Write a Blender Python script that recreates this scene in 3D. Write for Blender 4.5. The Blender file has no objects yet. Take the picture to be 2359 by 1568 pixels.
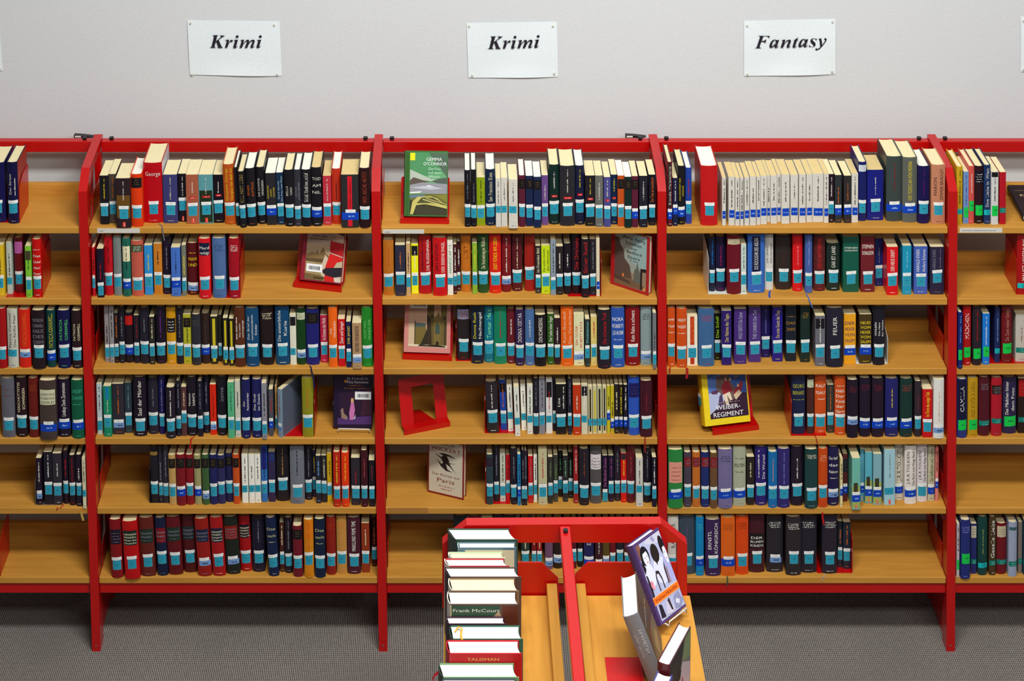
import bpy, math, random, re
from mathutils import Vector, Matrix
random.seed(7)
S = bpy.context.scene
C = S.collection
# ------------------------------------------------------------------ camera, light, exposure
F, PX, PY, TH = 4290.0, 1045.0, -1248.0, math.radians(4.3)
CX, CY, CZ = 0.2473, -6.208, 4.668
cam = bpy.data.objects.new('camera', bpy.data.cameras.new('camera')); C.objects.link(cam)
cam.location = (CX, CY, CZ); cam.rotation_euler = (math.radians(90) - TH, 0, 0)
cam.data.sensor_width = 36.0; cam.data.lens = F / 2359 * 36
cam.data.shift_x = (1179.5 - PX) / 2359; cam.data.shift_y = -(784 - PY) / 2359
cam.data.clip_start = 0.1; cam.data.clip_end = 60
S.camera = cam
S.view_settings.view_transform = 'Standard'; S.view_settings.look = 'None'
S.view_settings.gamma = 1; S.view_settings.use_curve_mapping = False
S.view_settings.exposure = 0.0
W = bpy.data.worlds.new('room_light'); S.world = W; W.use_nodes = True
W.node_tree.nodes['Background'].inputs[0].default_value = (0.93, 0.95, 1.0, 1)
W.node_tree.nodes['Background'].inputs[1].default_value = 0.19
def area(name, loc, sx, sy, power, col=(1, 0.985, 0.96), tilt=0):
    l = bpy.data.lights.new(name, 'AREA'); l.shape = 'RECTANGLE'; l.size = sx; l.size_y = sy
    l.energy = power; l.color = col
    o = bpy.data.objects.new(name, l); C.objects.link(o); o.location = loc; o.rotation_euler = (tilt, 0, 0)
    return o
area('ceiling_lamp_front', (0.65, -2.7, 5.2), 2.4, 0.5, 215, tilt=math.radians(25))
area('ceiling_lamp_middle', (2.6, -5.0, 5.4), 4.0, 0.6, 130, tilt=math.radians(35))

# ------------------------------------------------------------------ photograph geometry -> metres
SN, CS = math.sin(TH), math.cos(TH)
def ray(u, v):
    a = (u - PX) / F; b = -(v - PY) / F
    return Vector((a, CS + b * SN, -SN + b * CS))
def at_y(u, v, y):
    d = ray(u, v); t = (y - CY) / d.y
    return Vector((CX + d.x * t, y, CZ + d.z * t))
def at_z(u, v, z):
    d = ray(u, v); t = (z - CZ) / d.z
    return Vector((CX + d.x * t, CY + d.y * t, z))
def on_line(v, y):
    return at_y(PX, v, y).z

# ------------------------------------------------------------------ materials
def lin(h):
    h = h.lstrip('#'); r = [int(h[i:i+2], 16) / 255 for i in (0, 2, 4)]
    return tuple(c / 12.92 if c <= 0.04045 else ((c + 0.055) / 1.055) ** 2.4 for c in r)
PAL = dict(k='#15131a', n='#1a2040', b='#1f3f9a', l='#6f9fd0', s='#4a5a80', g='#1d7a3a', d='#12382e', r='#b0101a', m='#5a1420',
           o='#c8601a', y='#d8c020', w='#d8d4c8', c='#d9cfa5', e='#70707a', p='#6a2a80', i='#d08080', t='#6a4a2a', q='#1a6a70')
def hexof(c): return PAL.get(c, c)
def mat(name, build):
    m = bpy.data.materials.new(name); m.use_nodes = True
    nt = m.node_tree; b = nt.nodes['Principled BSDF']; build(nt, b); return m
def N(nt, t, **k):
    n = nt.nodes.new(t)
    for a, v in k.items(): setattr(n, a, v)
    return n
def mix(nt, fac, c1, c2):
    m = N(nt, 'ShaderNodeMix', data_type='RGBA')
    for s, v in ((m.inputs[0], fac), (m.inputs[6], c1), (m.inputs[7], c2)):
        if isinstance(v, bpy.types.NodeSocket): nt.links.new(v, s)
        elif isinstance(v, (int, float)): s.default_value = v
        else: s.default_value = (*v, 1)
    return m.outputs[2]
def coords(nt, scale, kind='Object'):
    tc = N(nt, 'ShaderNodeTexCoord'); mp = N(nt, 'ShaderNodeMapping'); mp.inputs['Scale'].default_value = scale
    nt.links.new(tc.outputs[kind], mp.inputs[0]); return mp.outputs[0]
def noise(nt, vec, sc, det=3, rough=0.55):
    n = N(nt, 'ShaderNodeTexNoise'); n.inputs['Scale'].default_value = sc; n.inputs['Detail'].default_value = det
    n.inputs['Roughness'].default_value = rough; nt.links.new(vec, n.inputs[0]); return n.outputs[0]
def ramp(nt, f, a, b):
    r = N(nt, 'ShaderNodeMapRange'); r.inputs[1].default_value = a; r.inputs[2].default_value = b
    nt.links.new(f, r.inputs[0]); return r.outputs[0]
def bump(nt, b, h, st, dist=0.001):
    n = N(nt, 'ShaderNodeBump'); n.inputs['Strength'].default_value = st; n.inputs['Distance'].default_value = dist
    nt.links.new(h, n.inputs['Height']); nt.links.new(n.outputs[0], b.inputs['Normal'])
def m_attr(rough, spec, fine):
    def f(nt, b):
        a = N(nt, 'ShaderNodeAttribute', attribute_name='Col')
        v = coords(nt, (1, 1, 1)); n = noise(nt, v, 90 if fine else 260, 3)
        hsv = N(nt, 'ShaderNodeHueSaturation'); nt.links.new(a.outputs[0], hsv.inputs['Color'])
        nt.links.new(ramp(nt, n, -1.2, 1.6), hsv.inputs['Value'])
        hsv.inputs['Value'].default_value = 1
        mr = N(nt, 'ShaderNodeMapRange'); mr.inputs[3].default_value = 0.88; mr.inputs[4].default_value = 1.12
        nt.links.new(n, mr.inputs[0]); nt.links.new(mr.outputs[0], hsv.inputs['Value'])
        nt.links.new(hsv.outputs[0], b.inputs['Base Color'])
        b.inputs['Roughness'].default_value = rough; b.inputs['Specular IOR Level'].default_value = spec
    return f
M_COVER = mat('printed_book_cover', m_attr(0.38, 0.35, True))
M_LABEL = mat('paper_spine_label', m_attr(0.5, 0.25, False))
def f_pages(nt, b):
    a = N(nt, 'ShaderNodeAttribute', attribute_name='Col')
    v = coords(nt, (900, 25, 25)); n = noise(nt, v, 1.0, 2)
    mr = N(nt, 'ShaderNodeMapRange'); mr.inputs[3].default_value = 0.82; mr.inputs[4].default_value = 1.1
    nt.links.new(n, mr.inputs[0])
    hsv = N(nt, 'ShaderNodeHueSaturation'); nt.links.new(a.outputs[0], hsv.inputs['Color']); nt.links.new(mr.outputs[0], hsv.inputs['Value'])
    nt.links.new(hsv.outputs[0], b.inputs['Base Color']); b.inputs['Roughness'].default_value = 0.85
    b.inputs['Specular IOR Level'].default_value = 0.1
M_PAGES = mat('page_edges', f_pages)
def f_wood(along):
    def f(nt, b):
        sc = [9, 9, 60]; sc = (2.2, 26, 26) if along == 'x' else (26, 2.2, 26)
        v = coords(nt, sc); n = noise(nt, v, 1.6, 5, 0.6); n2 = noise(nt, coords(nt, (1.3, 5, 5)), 1.2, 2)
        c = mix(nt, ramp(nt, n, 0.3, 0.75), lin('#cf9640'), lin('#b07b30'))
        c = mix(nt, ramp(nt, n2, 0.35, 0.8), c, lin('#c08a38'))
        nt.links.new(c, b.inputs['Base Color']); b.inputs['Roughness'].default_value = 0.5
        b.inputs['Specular IOR Level'].default_value = 0.18
        bump(nt, b, n, 0.06)
    return f
M_WOOD = mat('beech_veneer', f_wood('x')); M_WOODY = mat('beech_veneer_trolley', f_wood('y'))
def f_red(nt, b):
    n = noise(nt, coords(nt, (1, 1, 1)), 700, 2)
    nt.links.new(mix(nt, n, lin('#c00606'), lin('#b00404')), b.inputs['Base Color'])
    b.inputs['Roughness'].default_value = 0.27; b.inputs['Specular IOR Level'].default_value = 0.55
    bump(nt, b, n, 0.05, 0.0004)
M_RED = mat('red_powder_coat', f_red)
def plain(name, c, rough=0.5, metal=0.0, spec=0.4):
    def f(nt, b):
        n = noise(nt, coords(nt, (1, 1, 1)), 120, 2); l = lin(c)
        nt.links.new(mix(nt, n, tuple(x * 0.93 for x in l), tuple(min(1, x * 1.07) for x in l)), b.inputs['Base Color'])
        b.inputs['Roughness'].default_value = rough; b.inputs['Metallic'].default_value = metal; b.inputs['Specular IOR Level'].default_value = spec
    return mat(name, f)
M_BLACK = plain('black_plastic', '#18161a', 0.3)
M_WHITEM = plain('white_wire_enamel', '#d8d6cc', 0.35)
M_STRIP = plain('white_label_strip', '#d2cfc4', 0.4)
M_BSTRIP = plain('brown_label_strip', '#a87434', 0.3)
M_STEEL = plain('grey_steel', '#8a8684', 0.35, 0.6)
M_PAPER = plain('cool_white_paper', '#dfe8ea', 0.55, 0, 0.25)
M_INK = plain('black_ink', '#1c1826', 0.5)
M_PIN = plain('pale_pin', '#c9c6b6', 0.35)
def f_wall(nt, b):
    v = coords(nt, (1, 1, 1)); n = noise(nt, v, 170, 5, 0.7); n2 = noise(nt, v, 1.1, 2)
    c = mix(nt, ramp(nt, n2, 0.3, 0.7), lin('#d3d5d6'), lin('#d2d4d6'))
    c = mix(nt, ramp(nt, n, 0.3, 0.8), c, lin('#c9cbcc'))
    nt.links.new(c, b.inputs['Base Color']); b.inputs['Roughness'].default_value = 0.9; b.inputs['Specular IOR Level'].default_value = 0.1
    bump(nt, b, n, 0.35, 0.003)
M_WALL = mat('white_textured_wallpaper', f_wall)
def f_floor(nt, b):
    tc = N(nt, 'ShaderNodeTexCoord')
    def wav(axis, sc, dist):
        w = N(nt, 'ShaderNodeTexWave', bands_direction=axis); w.inputs['Scale'].default_value = sc
        w.inputs['Distortion'].default_value = dist; w.inputs['Detail'].default_value = 1; w.inputs['Detail Scale'].default_value = 3
        nt.links.new(tc.outputs['Object'], w.inputs[0]); return w.outputs['Fac']
    w1 = wav('X', 47, 0.5); w2 = wav('Y', 33, 0.9)
    mu = N(nt, 'ShaderNodeMath', operation='MULTIPLY_ADD'); nt.links.new(w2, mu.inputs[0]); mu.inputs[1].default_value = 0.35
    nt.links.new(w1, mu.inputs[2])
    n = noise(nt, tc.outputs['Object'], 60, 3); n2 = noise(nt, tc.outputs['Object'], 2, 2)
    f = N(nt, 'ShaderNodeMath', operation='MULTIPLY_ADD'); nt.links.new(n, f.inputs[0]); f.inputs[1].default_value = 0.5; nt.links.new(mu.outputs[0], f.inputs[2])
    c = mix(nt, ramp(nt, f.outputs[0], 0.45, 1.35), lin('#4a4444'), lin('#b4aea6'))
    c = mix(nt, ramp(nt, n2, 0.3, 0.7), c, mix(nt, 0.5, c, lin('#6c6864')))
    nt.links.new(c, b.inputs['Base Color']); b.inputs['Roughness'].default_value = 1; b.inputs['Specular IOR Level'].default_value = 0.05
    bump(nt, b, f.outputs[0], 0.6, 0.004)
M_FLOOR = mat('ribbed_grey_carpet', f_floor)

# ------------------------------------------------------------------ mesh helpers
class MB:
    """collects coloured polygons and links them as one mesh object"""
    def __init__(s): s.v = []; s.f = []; s.c = []
    def poly(s, pts, col=(1, 1, 1)):
        i = len(s.v); s.v += [tuple(p) for p in pts]; s.f.append(tuple(range(i, i + len(pts)))); s.c.append(col)
    def quads(s, rings, col, close=False):
        n = len(rings[0]); i = len(s.v)
        for r in rings: s.v += [tuple(p) for p in r]
        for a in range(len(rings) - 1):
            for b in range(n - (0 if close else 1)):
                s.f.append((i + a*n + b, i + a*n + (b+1) % n, i + (a+1)*n + (b+1) % n, i + (a+1)*n + b)); s.c.append(col)
    def box(s, x0, x1, y0, y1, z0, z1, col=(1, 1, 1), bev=0.0):
        if bev <= 0:
            p = [(x, y, z) for z in (z0, z1) for y in (y0, y1) for x in (x0, x1)]; i = len(s.v); s.v += p
            for q in ((0,2,3,1), (4,5,7,6), (0,1,5,4), (2,6,7,3), (0,4,6,2), (1,3,7,5)):
                s.f.append(tuple(i + k for k in q)); s.c.append(col)
            return
        b = bev
        def ring(z, d):
            return [(x0+d, y0, z), (x1-d, y0, z), (x1, y0+d, z), (x1, y1-d, z), (x1-d, y1, z), (x0+d, y1, z), (x0, y1-d, z), (x0, y0+d, z)]
        def ins(z):
            return [(x0+b, y0+b, z), (x1-b, y0+b, z), (x1-b, y0+b, z), (x1-b, y1-b, z), (x1-b, y1-b, z), (x0+b, y1-b, z), (x0+b, y1-b, z), (x0+b, y0+b, z)]
        s.quads([ins(z0), ring(z0+b, b), ring(z1-b, b), ins(z1)], col, True)
        s.poly([(x0+b, y0+b, z1), (x1-b, y0+b, z1), (x1-b, y1-b, z1), (x0+b, y1-b, z1)], col)
        s.poly([(x0+b, y1-b, z0), (x1-b, y1-b, z0), (x1-b, y0+b, z0), (x0+b, y0+b, z0)], col)
    def prism(s, pts, off, col=(1, 1, 1)):
        n = len(pts); off = Vector(off); q = [Vector(p) + off for p in pts]
        s.poly(list(reversed(pts)), col); s.poly(q, col)
        for i in range(n): s.poly([pts[i], pts[(i+1) % n], q[(i+1) % n], q[i]], col)
    def tube(s, path, r, col=(1, 1, 1), n=8):
        rings = []; P = [Vector(p) for p in path]
        for i, p in enumerate(P):
            d = (P[min(i+1, len(P)-1)] - P[max(i-1, 0)]).normalized()
            a = d.cross(Vector((0, 0, 1)) if abs(d.z) < 0.9 else Vector((1, 0, 0))).normalized(); b = d.cross(a)
            rings.append([p + a * r * math.cos(t * 2 * math.pi / n) + b * r * math.sin(t * 2 * math.pi / n) for t in range(n)])
        s.quads(rings, col, True); s.poly(list(reversed(rings[0])), col); s.poly(rings[-1], col)
    def ribbon(s, path, wv, col):
        wv = Vector(wv); s.quads([[Vector(p) - wv / 2 for p in path], [Vector(p) + wv / 2 for p in path]], col)
    def xform(s, M):
        s.v = [tuple(M @ Vector(p)) for p in s.v]; return s
    def build(s, name, m, parent=None, smooth=False, recalc=False):
        me = bpy.data.meshes.new(name); me.from_pydata(s.v, [], s.f); me.materials.append(m)
        a = me.attributes.new('Col', 'FLOAT_COLOR', 'FACE')
        a.data.foreach_set('color', [x for c in s.c for x in (*c, 1.0)])
        if recalc:
            import bmesh
            bm = bmesh.new(); bm.from_mesh(me); bmesh.ops.recalc_face_normals(bm, faces=bm.faces); bm.to_mesh(me); bm.free()
        if smooth: me.polygons.foreach_set('use_smooth', [True] * len(me.polygons))
        o = bpy.data.objects.new(name, me); C.objects.link(o)
        if parent: o.parent = parent
        return o
def empty(name, loc=(0, 0, 0), rot=(0, 0, 0), parent=None):
    o = bpy.data.objects.new(name, None); C.objects.link(o); o.location = loc; o.rotation_euler = rot; o.empty_display_size = 0.05
    if parent: o.parent = parent
    return o
def tag(o, label=None, cat=None, group=None, kind=None):
    if label: o['label'] = label
    if cat: o['category'] = cat
    if group: o['group'] = group
    if kind: o['kind'] = kind
    return o
_tc = {}
def glyphs(txt):
    """unit-size text outline as (verts, faces, width), laid along +x, cap height about 0.7"""
    if txt not in _tc:
        cu = bpy.data.curves.new('t', 'FONT'); cu.body = txt; cu.resolution_u = 2
        o = bpy.data.objects.new('t', cu); C.objects.link(o); bpy.context.view_layer.update()
        me = bpy.data.meshes.new_from_object(o.evaluated_get(bpy.context.evaluated_depsgraph_get()))
        vs = [(v.co.x, v.co.y) for v in me.vertices]; fs = [tuple(p.vertices) for p in me.polygons]
        bpy.data.objects.remove(o); bpy.data.curves.remove(cu); bpy.data.meshes.remove(me)
        x0 = min((v[0] for v in vs), default=0); x1 = max((v[0] for v in vs), default=1)
        _tc[txt] = ([(x - x0, y) for x, y in vs], fs, max(x1 - x0, 0.01))
    return _tc[txt]
def put_text(mb, txt, place, length, size, col, slant=0.0):
    """place(a, b): a along the line 0..length, b up 0..size"""
    vs, fs, w = glyphs(txt); sx = min(length / w, size * 1.9); i = len(mb.v); off = (length - w * sx) / 2
    for x, y in vs: mb.v.append(tuple(place(off + x * sx + slant * y * size, y * size)))
    for f in fs: mb.f.append(tuple(i + k for k in f)); mb.c.append(col)

# ------------------------------------------------------------------ room
mb = MB(); mb.box(-4.5, 5.0, -8.5, 0.44, -0.1, 0); tag(mb.build('floor', M_FLOOR), 'dark grey ribbed carpet floor', kind='structure')
mb = MB(); mb.box(-4.5, 5.0, 0.36, 0.44, 0, 5.6); tag(mb.build('wall_back', M_WALL), 'white textured wall above the bookshelves', kind='structure')

# ------------------------------------------------------------------ shelving run
SHV = [523, 687.5, 848, 1009, 1169, 1329]            # front top edge of each board in the photograph
YF = 0.006                                          # board front
ZS = [on_line(v, YF) for v in SHV]; TB = 0.0235; DEPTH = 0.235
ZBEND = on_line(441, 0); 
pb = [at_y(u, v, 0).x for u, v in ((222, 1500), (882.8, 1494), (1526.5, 1200), (2190, 1500))]
pt = [at_y(u, 441, 0).x for u in (190.5, 865.6, 1525, 2196)]
ZB0 = [0, 0, on_line(1200, 0), 0]
KL = [(t - b) / (ZBEND - z) for t, b, z in zip(pt, pb, ZB0)]      # slight lean of each upright
pb[2] = pb[2] - KL[2] * ZB0[2]
px_ = [pb[0] - 1.005] + pb + [pb[3] + 1.005]; KK = [KL[0]] + KL + [KL[3]]
def post_x(i, z): return px_[i] + KK[i] * z
PW, PD = 0.030, 0.055
BAYS = ['L', 'A', 'B', 'C', 'R']
BNAME = dict(L='cut-off left bay', A='left Krimi bay', B='middle Krimi bay', C='Fantasy bay', R='cut-off right bay')
RNAME = {1: 'top', 2: 'second', 3: 'third', 4: 'fourth', 5: 'fifth', 6: 'bottom'}
z441 = ZBEND; z386 = on_line(385.6, 0.062); z308 = on_line(309, 0.30)
def upright(i, parent):
    mb = MB()
    prof = [(0, 0), (0, z441), (0.062, z386), (0.30, z308), (0.30, z308 - 0.030), (0.088, z386 - 0.028), (PD, z441 - 0.012), (PD, 0)]
    L = [Vector((post_x(i, z) - PW/2, y, z)) for y, z in prof]; R = [Vector((post_x(i, z) + PW/2, y, z)) for y, z in prof]
    n = len(prof)
    for a in range(n):
        b = (a + 1) % n; mb.poly([L[a], R[a], R[b], L[b]])
    for q in ((0, 1, 6, 7), (1, 2, 5, 6), (2, 3, 4, 5)):
        mb.poly([R[k] for k in q]); mb.poly([L[k] for k in reversed(q)])
    o = mb.build('upright', M_RED, parent, recalc=True)
    bv = o.modifiers.new('edge', 'BEVEL'); bv.width = 0.0016; bv.segments = 2; bv.limit_method = 'ANGLE'
    rear = MB(); rear.prism([(post_x(i, 0) - .0115, .27, 0), (post_x(i, 0) + .0115, .27, 0), (post_x(i, z308) + .0115, .27, z308 - .045), (post_x(i, z308) - .0115, .27, z308 - .045)], (0, .029, 0))
    rear.build('rear_post', M_RED, parent)
    ft = MB(); x = post_x(i, 0.1); ft.box(x - 0.004, x + 0.004, PD - 0.002, 0.272, 0.004, ZS[5] - 0.07, (1, 1, 1)); ft.build('foot_plate', M_RED, parent)
    sc = MB(); cx = post_x(i, 0.025); sc.tube([(cx, -0.0014, 0.022), (cx, 0.001, 0.022)], 0.003, n=10); sc.build('screw', M_STEEL, parent)
    for (yy, zz) in ((0.275, on_line(318, 0.28)),):
        hl = MB(); cx = post_x(i, zz)
    return o
def knob(u, v, parent):
    p = at_y(u, v + 3, 0.278); mb = MB()
    mb.tube([(p.x, p.y, z) for z in (ZR1, ZR1 + 0.004)], 0.0065, n=12)
    mb.tube([(p.x, p.y, z) for z in (ZR1 + 0.004, ZR1 + 0.008, ZR1 + 0.0095)], 0.0085, n=12); mb.build('knob', M_BLACK, parent, smooth=False)
ZR1 = on_line(326, 0.262)
ZR0 = on_line(351, 0.262)
cases = {}
for bi, b in enumerate(BAYS):
    root = empty('bookcase', (0, 0, 0)); cases[b] = root
    tag(root, {'L': 'red steel bookcase bay cut off by the left photo edge', 'A': 'red steel bookcase bay with beech shelves under the left Krimi sign',
               'B': 'red steel bookcase bay with beech shelves under the middle Krimi sign', 'C': 'red steel bookcase bay with beech shelves under the Fantasy sign',
               'R': 'red steel bookcase bay cut off by the right photo edge'}[b], 'bookcase', 'red library bookcase bays')
    i0, i1 = bi, bi + 1
    if b == 'L': upright(0, root)
    upright(i1, root)
    for r in range(6):
        z = ZS[r]; xa = post_x(i0, z) + PW/2 + 0.001; xb = post_x(i1, z) - PW/2 - 0.001
        m = MB(); m.box(xa, xb, YF, YF + DEPTH, z - TB, z, bev=0.0018); sh = m.build('shelf', M_WOOD, root)
        bb = MB(); bb.box(xa + 0.004, xb - 0.004, YF + DEPTH - 0.001, YF + DEPTH + 0.019, z - TB + 0.002, z + 0.042, bev=0.0015); bb.build('back_board', M_WOOD, sh)
        for x, s in ((xa, 1), (xb, -1)):
            e = MB(); x0, x1 = sorted((x + s * 0.0005, x + s * 0.003)); e.box(x0, x1, 0.058, YF + DEPTH + 0.018, z + 0.0005, z + 0.088, bev=0.0006); e.build('end_plate', M_RED, sh)
        for (bb_, rr, u0, u1, v0, v1, mt) in (('A', 0, 224, 322, 526, 536.5, M_STRIP), ('B', 0, 882, 977, 528.5, 539, M_STRIP), ('R', 0, 2211, 2309, 525, 535.5, M_STRIP),
                                        ('C', 1, 1541, 1636, 690, 701, M_BSTRIP), ('B', 4, 893, 986, 1169.5, 1180, M_BSTRIP)):
            if bb_ == b and rr == r:
                p0 = at_y(u0, v1, YF - 0.001); p1 = at_y(u1, v0, YF - 0.001)
                s_ = MB(); s_.box(p0.x, p1.x, YF - 0.0012, YF + 0.0002, max(p0.z, z - TB + 0.001), p1.z); st = s_.build('label_strip', mt, sh)
                if mt is M_STRIP:
                    tx = MB(); rnd = random.Random(u0); xx = p0.x + 0.008
                    while xx < p0.x + (0.022 if b != 'R' else 0.125):
                        l = rnd.uniform(0.0012, 0.003); tx.box(xx, xx + l, YF - 0.0016, YF - 0.0011, p0.z + 0.006, p0.z + 0.0085); xx += l + rnd.uniform(0.0006, 0.0022)
                    tx.build('strip_text', M_STEEL, sh)
    xa = post_x(i0, ZR0) + PW/2 + .0004; xb = post_x(i1, ZR0) - PW/2 - .0004
    m = MB(); m.box(xa, xb, 0.262, 0.292, ZR0, ZR1, bev=0.002); m.build('top_rail', M_RED, root)
    za, zb = ZS[5] - TB - 0.040, ZS[5] - TB - 0.0005
    xa = post_x(i0, za) + PW/2 + .0008; xb = post_x(i1, za) - PW/2 - .0008
    m = MB(); m.box(xa, xb, 0.014, 0.030, za, zb, bev=0.001); m.build('base_rail', M_RED, root)
    m = MB(); m.box(xa, xb, 0.20, 0.215, za, zb, bev=0.001); m.build('base_rail', M_RED, root)
    for u, v in dict(L=[(195, 313)], A=[(257, 318), (842, 323)], B=[(903, 323), (1475, 323)], C=[(1535, 321), (2117, 320)], R=[(2177, 318)])[b]: knob(u, v, root)
    for bb_, u0 in (('L', 172), ('B', 1440)):
        if bb_ == b:
            p = at_y(u0, 312, 0.315); m = MB(); z0 = ZR1 - 0.004
            m.prism([(p.x, 0.300, z0), (p.x + 0.065, 0.300, z0), (p.x + 0.075, 0.300, z0 + 0.003), (p.x + 0.03, 0.300, z0 + 0.008), (p.x, 0.300, z0 + 0.010)], (0, 0.018, 0)); br = m.build('wall_bracket', M_BLACK, root, recalc=True)
            m = MB(); m.box(p.x + 0.004, p.x + 0.026, 0.2985, 0.3002, z0 + 0.003, z0 + 0.008); m.build('bracket_plate', M_WHITEM, br)
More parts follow.
